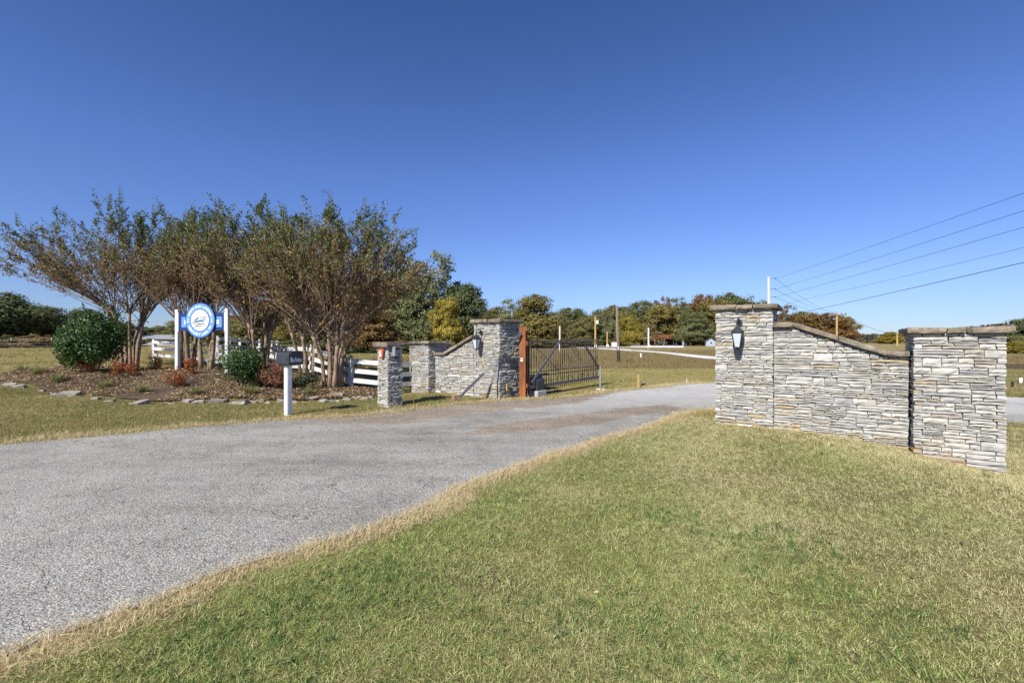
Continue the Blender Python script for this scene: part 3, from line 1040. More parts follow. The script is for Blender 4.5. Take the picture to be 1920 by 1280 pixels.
# ------------------------------------------------------------------ gate, its post, strut and box
def gate():
    a = Vector((.46, 12.5)); b = Vector((2.96, 15.7))
    d = (b - a)
    L = d.length
    zg = terr(a.x, a.y)
    r = thing('driveway_gate', 'dark iron picket driveway gate standing open with crossed braces', 'gate', (a.x, a.y, 0), math.atan2(d.y, d.x))
    zt, zb, zr, z1, z2 = 1.60, .16, .31, .70, .585
    n = 32
    pk = MB().box((0, 0, (zt + zb) / 2), (.019, .019, zt - zb)).mesh('picket')
    pk.materials.append(M['gate_metal'])
    for k in range(n):
        link('picket', pk, None, r, (.12 + (L - .17) * k / (n - 1), 0, .04 * k / (n - 1)))
    MB().bar((0, 0, .12), (0, 0, 1.62), .05).build('stile', M['gate_metal'], r)
    MB().bar((.03, -.03, zr - .02), (L + .02, -.03, zr + .02), .035, .075).build('bottom_rail', M['steel'], r)
    MB().bar((.03, -.022, zt - .05), (L, -.022, zt - .01), .018, .035).build('top_rail', M['gate_metal'], r)
    MB().bar((.03, -.022, z1), (L, -.022, z1 + .02), .018, .03).build('middle_rail', M['gate_metal'], r)
    MB().bar((.03, -.022, z2), (L, -.022, z2 + .02), .018, .03).build('middle_rail', M['gate_metal'], r)
    MB().bar((.06, -.06, .42), (1.52, -.06, zt - .03), .03, .06).build('brace', M['steel'], r)
    MB().bar((2.86, -.06, zt - .03), (L, -.06, .62), .03, .055).build('brace', M['gate_metal'], r)
    MB().tube([(.06, -.045, zt - .08), (1.5, -.045, .66)], .009, 6).build('tie_rod', M['gate_metal'], r)
    MB().tube([(L - .08, -.045, zt - .1), (2.6, -.045, .40)], .009, 6).build('tie_rod', M['gate_metal'], r)
    def ornament():
        mb = MB()
        for s in (-1, 1):
            for q in (-1, 1):
                pts = [(s * (.018 + .03 * math.sin(t)), 0, q * (.012 + .075 * t / PI)) for t in np.linspace(0, PI, 5)]
                mb.tube(pts, .009, 4)
        mb.box((0, 0, 0), (.09, .03, .022))
        return mb.mesh('ornament')
    om = ornament()
    om.materials.append(M['gate_metal'])
    px = lambda k: .12 + (L - .17) * k / (n - 1)
    for k, z in ((15, 1.13), (20, 1.14), (17, 1.40), (18.5, 1.41), (5, .43), (7.5, .43), (10, .435), (12.5, .44), (15, .44), (17.5, .445), (20, .45), (22.5, .45), (25, .455), (28, .46), (30, .46)):
        link('ornament', om, None, r, (px(k), -.028, z))
    MB().box((.75, .05, .60), (.5, .09, .05)).build('opener_arm', M['black_metal'], r, bevel=.01)
    for z in (1.5, .35):
        MB().tube([(-.03, 0, z - .06), (-.03, 0, z + .06)], .03, 8).build('hinge', M['rust'], r)
gate()

_pp = Vector((.31, 12.4))
r = thing('gate_post', 'rusty orange steel beam post holding the iron gate', 'post', (_pp.x, _pp.y, terr(*_pp)), RL + .35)
b = MB()
b.box((0, -.075, .95), (.175, .022, 2.0)); b.box((0, .075, .95), (.175, .022, 2.0)); b.box((0, 0, .95), (.02, .129, 1.998))
b.build('beam', M['rust'], r)
MB().box((-.02, -.088, 1.06), (.055, .006, .1)).build('sticker', M['sign_white'], r)
MB().box((-.02, -.0925, 1.075), (.03, .003, .03)).build('sticker_print', M['sign_dark'], r)
MB().box((.115, 0, 1.5), (.03, .12, .12)).build('hinge_plate', M['rust'], r)
MB().box((.115, 0, .35), (.03, .12, .12)).build('hinge_plate', M['rust'], r)

a = Vector((-1.40, 11.8, terr(-1.4, 11.8))); e = Vector((.24, 12.29, 1.77))
r = thing('steel_strut', 'long grey telescopic steel strut leaning from the grass up to the rusty gate post', 'strut', a)
d = e - a
MB().bar(d * .02 + Vector((0, 0, .06)), d * .40, .06).build('tube', M['steel'], r)
for s in (-.018, .018):
    MB().tube([d * .39 + Vector((s, -s, .0)), d * .69 + Vector((s, -s, 0))], .010, 6).build('rod', M['steel'], r)
MB().bar(d * .68, d * 1.0, .07).build('tube', M['steel'], r)
_bx = thing('wood_block', 'short squared wooden block at the foot of the steel strut', 'block', (-1.47, 11.74, terr(-1.47, 11.74)), .6)
MB().box((0, 0, .06), (.13, .13, .2)).build('timber', M['block_wood'], _bx, bevel=.012)

_q = Vector((.62, 12.95))
r = thing('gate_opener', 'black gate opener housing on a concrete block behind the rusty post', 'gate opener', (_q.x, _q.y, terr(*_q)), RL)
MB().box((0, 0, .07), (.6, .42, .2)).build('concrete_base', M['concrete'], r, bevel=.01)
MB().prism([(-.24, .17), (.24, .17), (.25, .45), (.17, .6), (-.17, .6), (-.25, .45)], -.17, .17).build('housing', M['black_plastic'], r, bevel=.02)
MB().box((.05, -.173, .3), (.12, .006, .06)).build('badge', M['grey_plastic'], r)

# plank and conduit fixed to the side of the lantern pillar
_k = onL(.022) - NL * .28
r = thing('wood_plank', 'small raw wooden plank fixed low on the side of the lantern pillar by the gate', 'plank', (_k.x, _k.y, .22), RL)
MB().box((.012, 0, .1), (.035, .07, .2)).build('board', M['stub_wood'], r)
_k = onL(-.06, .026)
r = thing('conduit', 'thin dark conduit pipe running up the corner of the lantern pillar by the gate', 'pipe', (_k.x, _k.y, terr(_k.x, _k.y)), RL)
MB().tube([(0, 0, -.05), (0, 0, .42), (.09, 0, 1.2)], .012, 6).build('pipe_run', M['black_metal'], r)

# ------------------------------------------------------------------ keypad pillar fittings
_k = _c + UL * .24 + NL * .012
r = thing('notice_box', 'small orange plastic box with a white window on the slim stone pillar', 'box', (_k.x, _k.y, 1.22), RL)
MB().prism([(-.085, .12), (-.045, -.06), (.06, -.06), (.085, .12), (.05, .16), (-.05, .16)], -.05, 0).build('shell', M['orange'], r, bevel=.006)
MB().box((0, -.054, .045), (.07, .006, .12)).build('window', M['sign_white'], r)
MB().box((.015, -.0585, .07), (.03, .003, .035)).build('print', M['sign_dark'], r)
_k = _c + UL * .452 - NL * .17
r = thing('keypad', 'dark blue gate keypad with hood on the driveway side of the slim stone pillar', 'keypad', (_k.x, _k.y, 1.17), RL + PI / 2)
MB().box((0, -.04, .12), (.16, .08, .25)).build('case', M['blue_dark'], r, bevel=.008)
MB().box((0, -.11, .25), (.18, .16, .015)).build('hood', M['galv'], r)
MB().box((-.089, -.09, .14), (.012, .15, .2)).build('side_shield', M['galv'], r)
for i_ in range(3):
    for j_ in range(4):
        MB().box((-.04 + .04 * i_, -.084, .05 + .04 * j_), (.024, .006, .024)).build('key', M['sign_white'], r)

# ------------------------------------------------------------------ lettering
def text_meshes(chars, size, extrude, offset=.0):
    out = {}
    tmp = []
    for ch in set(chars):
        cu = bpy.data.curves.new('t', 'FONT')
        cu.body = ch
        cu.size = size
        cu.extrude = extrude
        cu.offset = offset
        cu.resolution_u = 3
        o = bpy.data.objects.new('t', cu)
        COL.objects.link(o)
        tmp.append((ch, o, cu))
    dg = bpy.context.evaluated_depsgraph_get()
    dg.update()
    for ch, o, cu in tmp:
        me = bpy.data.meshes.new_from_object(o.evaluated_get(dg))
        V = [v.co.copy() for v in me.vertices]
        F = [tuple(p.vertices) for p in me.polygons]
        out[ch] = (V, F)
        bpy.data.meshes.remove(me)
    for ch, o, cu in tmp:
        bpy.data.objects.remove(o)
        bpy.data.curves.remove(cu)
    return out

def line_text(mb, text, size, x0, z0, y, width=None, offset=.0):
    G = text_meshes(text.replace(' ', ''), size, .002, offset)
    x = x0
    put = []
    for ch in text:
        if ch == ' ':
            x += size * .3
            continue
        V, F = G[ch]
        mn, mx = min(v.x for v in V), max(v.x for v in V)
        put.append((V, F, x - mn))
        x += mx - mn + size * .09
    k = (width / (x - x0)) if width else 1.0
    for V, F, dx in put:
        mb.add([(x0 + (v.x + dx - x0) * k, y - v.z, z0 + v.y) for v in V], F)

def ring_text(mb, text, size, rad, a_mid, span, y, top=True, offset=.006):
    G = text_meshes(text.replace(' ', ''), size, .003, offset)
    adv = []
    for ch in text:
        if ch == ' ':
            adv.append((None, size * .34))
        else:
            V, F = G[ch]
            mn, mx = min(v.x for v in V), max(v.x for v in V)
            adv.append(((V, F, (mn + mx) / 2), mx - mn))
    gap = 0
    tot = sum(w for _, w in adv)
    gap = (span * rad - tot) / (len(adv) - 1)
    s = -span * rad / 2
    for g, w in adv:
        c = s + w / 2
        s += w + gap
        if g is None:
            continue
        V, F, mid = g
        h = size * .36
        if top:
            an = a_mid - c / rad
            rot = an - PI / 2
            px_, pz_ = rad * math.cos(an), rad * math.sin(an)
        else:
            an = a_mid + c / rad
            rot = an + PI / 2
            px_, pz_ = rad * math.cos(an), rad * math.sin(an)
        cr, sr = math.cos(rot), math.sin(rot)
        mb.add([(px_ + (v.x - mid) * cr - (v.y - h) * sr, y - v.z, pz_ + (v.x - mid) * sr + (v.y - h) * cr) for v in V], F)

# ------------------------------------------------------------------ entrance sign
def disc(r, n=56, sx=1.0):
    return [(sx * r * math.cos(2 * PI * k / n), r * math.sin(2 * PI * k / n)) for k in range(n)]

def entrance_sign():
    rz = math.atan2(-.2, .98)
    pl = gat(333.0, 15.0)
    X = Vector((math.cos(rz), math.sin(rz), 0))
    ctr = pl + X * .96
    zb = pl.z
    r = thing('entrance_sign', 'white posted entrance sign with navy board and round blue WHITE OAK LANDING medallion', 'sign', (ctr.x, ctr.y, zb), rz)
    ztop = 2.595 - zb
    for s in (-1, 1):
        b = MB()
        zg = terr(*(ctr + X * s * .96).xy) - zb
        b.box((s * .96, 0, (ztop + zg - .1) / 2), (.105, .105, ztop - zg + .1))
        b.build('post', M['white_wood'], r, bevel=.006)
    zc = EYE + 15.0 * (640 - 605) / FPX - zb + .02
    MB().box((0, .0, zc), (1.812, .05, .57)).build('board', M['navy'], r, bevel=.004)
    for s in (-1, 1):
        MB().box((s * .893, -.012, zc), (.026, .07, .6)).build('trim', M['white_wood'], r)
        MB().box((s * .56, -.0265, zc - .005), (.43, .004, .34)).build('blue_panel', M['skyblue'], r)
        MB().box((s * .56, -.0305, zc - .005), (.2, .005, .135)).build('white_panel', M['sign_white'], r)
    zo = EYE + 15.0 * (640 - 601.2) / FPX - zb
    md = MB().prism(disc(.575), -.075, -.03).build('medallion', M['navy'], r, loc=(0, 0, zo))
    MB().prism(disc(.545), -.080, -.0755).build('blue_ring', M['skyblue'], md)
    MB().prism(disc(.362), -.084, -.0805).build('inner_rim', M['sign_dark'], md)
    MB().prism(disc(.342), -.088, -.0845).build('white_disc', M['sign_white'], md)
    L = MB()
    ring_text(L, 'WHITE OAK LANDING', .10, .452, PI / 2, math.radians(146), -.084, True, .0035)
    ring_text(L, 'KENTUCKY LAKE, TN', .10, .452, -PI / 2, math.radians(132), -.084, False, .0035)
    L.build('lettering', M['sign_white'], md)['kind'] = 'stuff'
    # anchors
    for s in (-1, 1):
        a = MB()
        x = s * .452
        a.box((x, -.083, .0), (.014, .005, .1))
        a.box((x, -.0832, .03), (.05, .0052, .012))
        a.prism([(x + .018 * math.cos(t), .062 + .018 * math.sin(t)) for t in np.linspace(0, 2 * PI, 10, endpoint=False)], -.0858, -.0808)
        arc = [(x + .045 * math.cos(t), -.025 + .04 * math.sin(t)) for t in np.linspace(PI * 1.02, PI * 1.98, 8)]
        arc2 = [(x + .032 * math.cos(t), -.022 + .026 * math.sin(t)) for t in np.linspace(PI * 1.98, PI * 1.02, 8)]
        a.prism(arc + arc2, -.0864, -.0810)
        a.build('anchor', M['sign_white'], md)
    # boat
    MB().prism([(-.245, -.03), (-.12, .005), (.1, .035), (.235, .06), (.215, -.0), (.19, -.018), (-.02, -.02), (-.16, -.045)], -.0915, -.0885).build('boat_hull', M['skyblue'], md)
    MB().prism([(-.26, -.028), (-.2, .02), (-.09, .085), (-.045, .095), (-.03, .062), (-.1, .03), (-.18, -.0)], -.0925, -.0895).build('boat_bow', M['sign_dark'], md)
    MB().prism([(-.02, .085), (.24, .145), (.243, .155), (-.02, .096)], -.0925, -.0895).build('boat_roof', M['sign_dark'], md)
    for k in range(5):
        x = .02 + k * .05
        MB().prism([(x, .055 + k * .006), (x + .03, .058 + k * .006), (x + .034, .085 + k * .011), (x + .005, .08 + k * .011)], -.092, -.089).build('boat_window', M['sign_dark'], md)
    for (pts, w) in (([(-.33, -.10), (-.24, -.085), (-.1, -.045), (.02, -.03), (.12, -.045), (.22, -.085)], .034),
                     ([(-.21, -.175), (-.1, -.125), (.02, -.105), (.12, -.115), (.27, -.19)], .034),
                     ([(-.24, -.245), (-.13, -.19), (-.02, -.17), (.08, -.185), (.16, -.22)], .028)):
        c = smooth_line(pts, 24)
        t = np.linspace(0, PI, 24)
        hw = (np.sin(t) ** .5 * .8 + .2) * w / 2
        up = [(x, z + h) for (x, z), h in zip(c, hw)]
        dn = [(x, z - h) for (x, z), h in zip(c, hw)][::-1]
        MB().prism(dn[::-1] + up[::-1], -.0915, -.0885).build('wave', M['sign_dark'], md)
entrance_sign()

# ------------------------------------------------------------------ mailbox
def mailbox():
    n = Vector((.86, -.51))
    rz = math.atan2(n.y, n.x) + PI / 2          # local -y is the door side
    p = gp(540, 778)
    r = thing('mailbox', 'black mailbox with silver lettering on a white square post at the grass edge', 'mailbox', p, rz)
    MB().box((0, 0, .48), (.115, .115, 1.16)).build('post', M['white_vinyl'], r, bevel=.008)
    MB().prism([(-.035, -.1), (.035, -.1), (.035, 1.06), (-.035, 1.06)], -.061, -.0585).build('post_groove', M['white_vinyl'], r)
    MB().vprism([(-.125, -.2), (.125, -.2), (.125, .13), (-.125, .13)], 1.045, 1.075).build('platform', M['grey_plastic'], r, bevel=.006)
    z0, w, h = 1.075, .155, .19
    arc = [(w * math.cos(t), z0 + h + .075 * math.sin(t)) for t in np.linspace(0, PI, 13)]
    prof = [(-w, z0), (w, z0)] + arc
    MB().prism(prof, -.25, .17).build('body', M['black_plastic'], r)
    arc = [((w + .014) * math.cos(t), z0 + h + .088 * math.sin(t)) for t in np.linspace(0, PI, 13)]
    MB().prism([(-w - .014, z0 - .006), (w + .014, z0 - .006)] + arc, -.276, -.2505).build('door', M['black_plastic'], r, bevel=.004)
    ring = MB()
    up = [(.14 * math.cos(t), z0 + .175 + .062 * math.sin(t)) for t in np.linspace(.12, PI - .12, 11)]
    dn = [(.14 * math.cos(t), z0 + .157 + .058 * math.sin(t)) for t in np.linspace(PI - .12, .12, 11)]
    ring.prism(up + dn, -.283, -.2765)
    ring.build('handle', M['black_plastic'], r)
    t = MB()
    line_text(t, 'The Pointe', .13, -.125, z0 + .05, -.279, .25, .003)
    t.build('lettering', M['sign_white'], r)['kind'] = 'stuff'
    MB().prism([(-w - .006, z0 + .02), (-w + .0, z0 + .02), (-w, z0 + .14), (-w - .006, z0 + .14)], -.2, .12).build('side_panel', M['black_plastic'], r)
mailbox()

# ------------------------------------------------------------------ white board fence
def fence(label, pts, hgt=1.02, rails=(.28, .58, .88), skip_last=False):
    p0 = Vector((pts[0][0], pts[0][1], terr(*pts[0])))
    r = thing('board_fence', label, 'fence', p0)
    Q = [Vector((x, y, terr(x, y))) - p0 for x, y in pts]
    for i, q in enumerate(Q):
        if skip_last and i == len(Q) - 1:
            continue
        MB().box((q.x, q.y, q.z + hgt / 2 - .05), (.125, .125, hgt + .1), math.atan2(Q[min(i + 1, len(Q) - 1)].y - Q[max(i - 1, 0)].y, Q[min(i + 1, len(Q) - 1)].x - Q[max(i - 1, 0)].x)).build('post', M['fence_white'], r, bevel=.008)
    for i in range(len(Q) - 1):
        for z in rails:
            d = (Q[i + 1] - Q[i]); d.z = 0
            d.normalize()
            nrm = Vector((d.y, -d.x, 0)) * .082
            MB().bar(Q[i] + nrm + Vector((0, 0, z)) - d * .04 + Vector((0, 0, .0)), Q[i + 1] + nrm + Vector((0, 0, z + .0015 * (i % 2))) + d * .04, .035, .135).build('rail', M['fence_white'], r)
A0 = at(290, 672, 21.5)
F1 = [(A0.x, A0.y)]
for px_, Y_ in ((365, 20.0), (423, 18.2), (520, 16.6), (585, 15.4), (658, 14.4), (745, 13.75)):
    q = gat(px_, Y_)
    F1.append((q.x, q.y))
_lp = onL(tQ0 - .06, -.4)
F1.append((_lp.x, _lp.y))
fence('white three board fence running behind the shrubs down to the low stone pillar', F1, skip_last=True)
F2 = [(A0.x + 1.4, A0.y - .9 + .4)]
for px_, Y_ in ((408, 22), (430, 24), (450, 26.5), (487, 28), (498, 30), (509, 32.5), (519, 35)):
    q = gat(px_, Y_)
    F2.append((q.x, q.y))
fence('white board fence of close posts running away into the field behind the sign', F2[1:], hgt=1.15, rails=(.3, .65, 1.0))

# ------------------------------------------------------------------ poles, posts and wires
def pole(name, label, cat, base, top, r0, r1, mat, group=None, extra=None):
    b = Vector(base); t = Vector(top)
    o = thing(name, label, cat, b, 0, group)
    d = t - b
    MB().tube([Vector((0, 0, -.2)), d * .5, d], [r0, (r0 + r1) / 2, r1], 10).build('shaft', mat, o)
    if extra:
        extra(o, d)
    return o
b = gp(1160, 681)
def pole_band(o, d):
    MB().tube([d * .0 + Vector((0, 0, .0)), d * .22], [.125, .118], 10).build('dark_sleeve', M['dark_wood'], o)
    for k in range(3):
        MB().box(d * (.25 + .02 * k) + Vector((-.02, -.105, 0)), (.07, .01, .05)).build('tag_plate', M['sign_white'], o)
pole('utility_pole', 'tall leaning weathered pole standing in the brown field beyond the gate', 'pole', b, at(1156.5, 573.5, b.y), .115, .085, M['wood_pole'], extra=pole_band)
for (px_, top, Y_, r_, m_, lab, box) in (
    (1049.7, 611, 70, .15, 'pale_pole', 'short pale white pole seen above the open gate', False),
    (1116.3, 593, 90, .19, 'yellow_pole', 'yellowish wooden pole with white meter boxes behind the end of the gate', True),
    (1138.5, 621, 100, .16, 'yellow_pole', 'short brown pole with a small white box left of the tall weathered pole', True),
    (1216.0, 614, 88, .19, 'pale_pole', 'pale grey pole at the gravel yard in front of the red roofed house', True)):
    g = gat(px_, Y_)
    def boxes(o, d, box=box, Y_=Y_):
        if box:
            MB().box((0, -.3, .6), (.45, .25, .5)).build('meter_box', M['sign_white'], o, bevel=.02)
        if Y_ == 90:
            MB().box(d * .82 + Vector((.35, -.2, 0)), (.4, .3, .7)).build('transformer', M['sign_white'], o, bevel=.05)
    pole('wood_pole', lab, 'pole', g, at(px_, top, Y_), r_, r_ * .8, M[m_], extra=boxes)
g = gat(1152, 95)
r = thing('meter_cabinet', 'low white cabinet between the tall weathered pole and a short brown pole', 'cabinet', g)
MB().box((0, 0, .85), (1.1, .5, .9)).build('case', M['sign_white'], r, bevel=.03)
MB().box((0, 0, .2), (.15, .15, .6)).build('leg', M['galv'], r)

# big power poles beyond the right wall
PB = gat(1442.5, 45)
PTp = at(1441, 519, 45)
def arms(o, d):
    for k, z in enumerate((522, 542, 557)):
        q = at(1443, z, 45) - PB
        MB().tube([q, q + Vector((.55, 0, .02))], .02, 6).build('insulator_arm', M['steel'], o)
        MB().lathe([(.03, 0), (.06, .02), (.06, .05), (.03, .07), (.06, .09), (.03, .12)], tuple(q + Vector((.55, 0, -.06))), 8).build('insulator', M['dark_wood'], o)
pole('utility_pole', 'pale power pole rising behind the tall pillar on the right with wires', 'pole', PB, PTp, .15, .12, M['pale_pole'], extra=arms)
PC = gat(1569, 90)
PCt = at(1569, 585, 90)
def cross(o, d):
    MB().box(d + Vector((0, -.14, -.55)), (3.6, .14, .2)).build('crossarm', M['wood_pole'], o)
    for x in (-1.65, -.8, .8, 1.65):
        MB().lathe([(.06, 0), (.1, .1), (.05, .28)], tuple(d + Vector((x, -.14, -.44))), 6).build('insulator', M['dark_wood'], o)
pole('utility_pole', 'power pole with a crossarm in front of the rust coloured trees', 'pole', PC, PCt, .2, .16, M['yellow_pole'], extra=cross)
g = gat(1682, 150)
pole('utility_pole', 'distant orange brown pole just left of the wide end pillar', 'pole', g, at(1682, 624.5, 150), .28, .22, M['yellow_pole'])

def wire(label, a, b, sag, rad, ext=0.0):
    a, b = Vector(a), Vector(b)
    if ext:
        b = a + (b - a) * ext
    pts = []
    for t in np.linspace(0, 1, 24):
        p = a.lerp(b, t)
        p.z -= sag * 4 * t * (1 - t)
        pts.append(p)
    o = MB().tube([p - a for p in pts], rad, 5).build('power_line', M['wire'], None, smooth=True, loc=a)
    tag(o, label, 'power line', 'overhead power lines')
names = ['topmost', 'second from the top of the', 'middle', 'second lowest of the', 'lowest and thickest']
for k, (z0, y1, rd) in enumerate(((522, 357, .010), (542, 390, .010), (557, 421, .010), (569, 459, .008), (592, 487, .015))):
    a = at(1455 + (k > 2) * 18, z0, 45)
    b_ = at(1920, y1, 20)
    lab = ('%s power line climbing from the pale pole towards the upper edge of the wall view' if k in (0, 2) else '%s five power lines climbing over the stone wall')
    lab = {0: 'topmost of five power lines climbing over the stone wall', 1: 'second power line from the top of the five over the stone wall', 2: 'middle one of five power lines climbing over the stone wall',
           3: 'second lowest of five power lines climbing over the stone wall', 4: 'lowest and thickest of five power lines climbing over the stone wall'}[k]
    wire(lab, a, b_, .12, rd, 1.7)
for k, (z0, x1, z1) in enumerate(((523, 1560, 584), (543, 1569, 586), (558, 1578, 590))):
    wire(('upper', 'middle', 'lower')[k] + ' thin wire running from the pale pole to the crossarm pole', at(1455, z0, 45), at(x1, z1, 90), .5, .014)
for k, (x0, z0) in enumerate(((1560, 586), (1578, 587))):
    wire(('upper', 'lower')[k] + ' far wire running from the crossarm pole towards the orange brown pole', at(x0, z0, 90), at(1682 + k * 2, 625 + 3 * k, 150), .8, .02)
wire('upper thin wire entering behind the leftmost crepe myrtle', at(-250, 352, 34), at(230, 487, 52), .3, .012)
wire('lower thin wire entering behind the leftmost crepe myrtle', at(-250, 400, 34), at(230, 515, 52), .3, .012)

# small posts in the mown strip beyond the gate
b = gp(1125.5, 731)
r = thing('steel_post', 'thin galvanised steel post with rocks at its foot by the gate end', 'post', b)
MB().tube([(0, 0, -.1), (0, 0, .73)], .03, 8).build('shaft', M['galv'], r)
MB().lathe([(.034, .72), (.034, .745), (.01, .76)], n=8).build('cap', M['galv'], r)
def rock(rng, sx, sy, sz, name='rock'):
    bm = bmesh.new()
    bmesh.ops.create_icosphere(bm, subdivisions=2, radius=1.0)
    ph = [rng.uniform(0, 6) for _ in range(6)]
    for v in bm.verts:
        c = v.co
        k = 1 + .16 * math.sin(3 * c.x + ph[0]) + .14 * math.sin(4 * c.y + ph[1]) + .10 * math.sin(5 * c.z + ph[2]) + rng.uniform(-.07, .07)
        q = c * k
        f = lambda a, e: math.copysign(abs(a) ** e, a)
        v.co = Vector((f(q.x, .75) * sx, f(q.y, .75) * sy, f(q.z, .5) * sz))
    me = bpy.data.meshes.new(name)
    bm.to_mesh(me)
    bm.free()
    return me
_rr = random.Random(77)
for k, dx in enumerate((-.08, .10)):
    o = link('rock', rock(_rr, .06, .06, .035), M['stone'], None, b + Vector((dx, -.06, .02)), color=(.6, .57, .5))
    tag(o, ('left', 'right')[k] + ' pale rock at the foot of the thin galvanised post', 'rock', 'rocks at the galvanised post')
b = gp(1197, 725)
pole('wood_post', 'short thick yellow wooden post in the mown grass beyond the gate', 'post', b, b + Vector((0, 0, .44)), .055, .055, M['stub_wood'])
b = gp(1206.5, 723)
r = thing('ground_light', 'small black and white ground light beside the short wooden post', 'light', b)
MB().lathe([(.03, -.05), (.03, .03), (.07, .04), (.075, .075), (.04, .1)], n=10).build('head', M['black_plastic'], r)
MB().lathe([(.028, .1), (.028, .112), (.01, .118)], n=8).build('lens', M['glass'], r)
b = gp(1288, 719)
pole('marker_stake', 'thin pale marker stake at the far edge of the driveway', 'stake', b, b + Vector((-.01, 0, .2)), .016, .016, M['pale_pole'])
b = gp(1204, 688)
r = thing('flag_stake', 'thin stake with white flag in dry weeds in the brown field', 'stake', b)
MB().tube([(0, 0, -.05), (0, 0, .55), (-.06, 0, .75)], .014, 6).build('shaft', M['wood_pole'], r)
MB().prism([(-.12, .62), (-.03, .6), (-.05, .82), (-.11, .84)], -.01, .01).build('flag', M['sign_white'], r)
for (px_, y0, y1, m_, lab, w_) in ((1898.5, 726, 715, 'black_metal', 'small black post on the far lawn right of the end pillar', .05), (1914, 718, 708, 'sign_white', 'small white marker plate on the far lawn at the image edge', .07)):
    b = gp(px_, y0)
    r = thing('marker_post', lab, 'post', b)
    MB().box((0, 0, (y0 - y1) / FPX * b.y / 2), (w_ * 1.6, .04, (y0 - y1) / FPX * b.y)).build('plate', M[m_], r, bevel=.008)
b0 = gat(1840, 26)
r = thing('rail_fence', 'dark rail fence under the trees beyond the end pillar', 'fence', b0)
for k in range(5):
    q = Vector((k * 2.2, -k * .3, 0))
    q.z = terr(b0.x + q.x, b0.y + q.y) - b0.z
    MB().box((q.x, q.y, .0 + q.z + .1), (.09, .09, .42)).build('post', M['dark_wood'], r)
    if k < 4:
        q2 = Vector((q.x + 2.2, q.y - .3, q.z))
        for z in (.12, .24):
            MB().bar(q + Vector((0, -.06, z)), q2 + Vector((0, -.06, z)), .03, .07).build('rail', M['dark_wood'], r)

# wire fence along the left field
b0 = gat(-60, 49)
r = thing('wire_fence', 'wire fence on rusty posts along the brush at the far left field', 'fence', b0)
Q = []
for k, px_ in enumerate((-60, 21, 97, 160, 215, 262)):
    q = gat(px_, 49 + k * .6) - b0
    Q.append(q)
    MB().tube([q + Vector((0, 0, -.1)), q + Vector((0, 0, 1.0))], .04, 6).build('post', M['tpost'], r)
    MB().tube([q + Vector((0, 0, 1.0)), q + Vector((0, 0, 1.2))], .042, 6).build('post_tip', M['sign_white'], r)
for z in (.3, .6, .9):
    MB().tube([q + Vector((0, -.05, z)) for q in Q], .008, 4).build('strand', M['galv'], r)

# ------------------------------------------------------------------ far buildings
def house():
    b0 = gat(1258, 165)
    r = thing('house', 'low dark house with red metal roof and porch under the trees', 'house', b0, .05)
    MB().box((0, 4, 1.2), (13, 6, 2.6)).build('wall', M['house_wall'], r)
    rf = MB()
    rf.add([(-7.5, -2.6, 2.6), (7.5, -2.6, 2.6), (7.5, 4, 4.0), (-7.5, 4, 4.0), (7.5, 8, 2.8), (-7.5, 8, 2.8), (-7.5, -2.6, 2.45), (7.5, -2.6, 2.45), (7.5, 8, 2.65), (-7.5, 8, 2.65)],
           [(0, 1, 2, 3), (3, 2, 4, 5), (6, 7, 1, 0), (5, 4, 8, 9), (6, 9, 8, 7), (0, 3, 5, 9, 6), (1, 7, 8, 4, 2)])
    rf.build('roof', M['red_roof'], r)
    MB().box((0, -.8, .08), (13.5, 3.4, .25)).build('porch_floor', M['house_wall'], r)
    for x in (-6.8, -3.4, 0, 3.4, 6.8):
        MB().box((x, -2.3, 1.3), (.18, .18, 2.4)).build('porch_post', M['yellow_pole'], r)
    for x in (-4.4, -1.6, 4.2):
        w_ = MB().box((x, .96, 1.5), (1.2, .06, 1.1)).build('window', M['barn_wall'], r)
        MB().box((x, .92, 1.5), (1.0, .04, .9)).build('pane', M['glass_dark'], w_)
    MB().box((1.4, .96, 1.15), (1.0, .06, 2.0)).build('door', M['navy'], r)
    MB().box((-3, 4.2, 4.2), (.6, .6, .9)).build('chimney', M['house_wall'], r)
house()
def shed():
    b0 = gat(1332, 140)
    r = thing('garden_shed', 'small grey blue gabled shed beside the tall right pillar', 'shed', b0, -.3)
    w, h = 1.4, 1.5
    MB().prism([(-w, 0), (w, 0), (w, h), (0, h + .95), (-w, h)], -1.6, 1.6).build('wall', M['shed_wall'], r)
    for s in (-1, 1):
        MB().prism([(0, h + 1.08), (0, h + .98), (s * (w + .2), h - .12), (s * (w + .2), h - .02)], -1.8, 1.8).build('roof', M['shed_roof'], r)
    w_ = MB().box((0, -1.63, 1.1), (.8, .06, .8)).build('window', M['sign_white'], r)
    MB().box((0, -1.67, 1.1), (.62, .04, .62)).build('pane', M['glass_dark'], w_)
shed()
def barn():
    b0 = gat(288, 95)
    r = thing('barn', 'long low pale metal barn behind the white fence at far left', 'barn', b0, .1)
    MB().box((0, 0, .65), (13, 6, 1.4)).build('wall', M['barn_wall'], r)
    MB().prism([(-6.8, 1.352), (6.8, 1.352), (6.8, 1.44), (-6.8, 1.44)], -3.6, 3.6).build('eave', M['barn_roof'], r)
    rf = MB()
    rf.add([(-6.8, -3.6, 1.445), (6.8, -3.6, 1.445), (6.8, 0, 2.3), (-6.8, 0, 2.3), (6.8, 3.6, 1.445), (-6.8, 3.6, 1.445)], [(0, 1, 2, 3), (3, 2, 4, 5), (0, 3, 5), (1, 4, 2), (0, 5, 4, 1)])
    rf.build('roof', M['barn_roof'], r)
    for x in (-4, 0, 4):
        MB().box((x, -3.02, .7), (1.6, .05, 1.2)).build('door', M['shed_wall'], r)
barn()
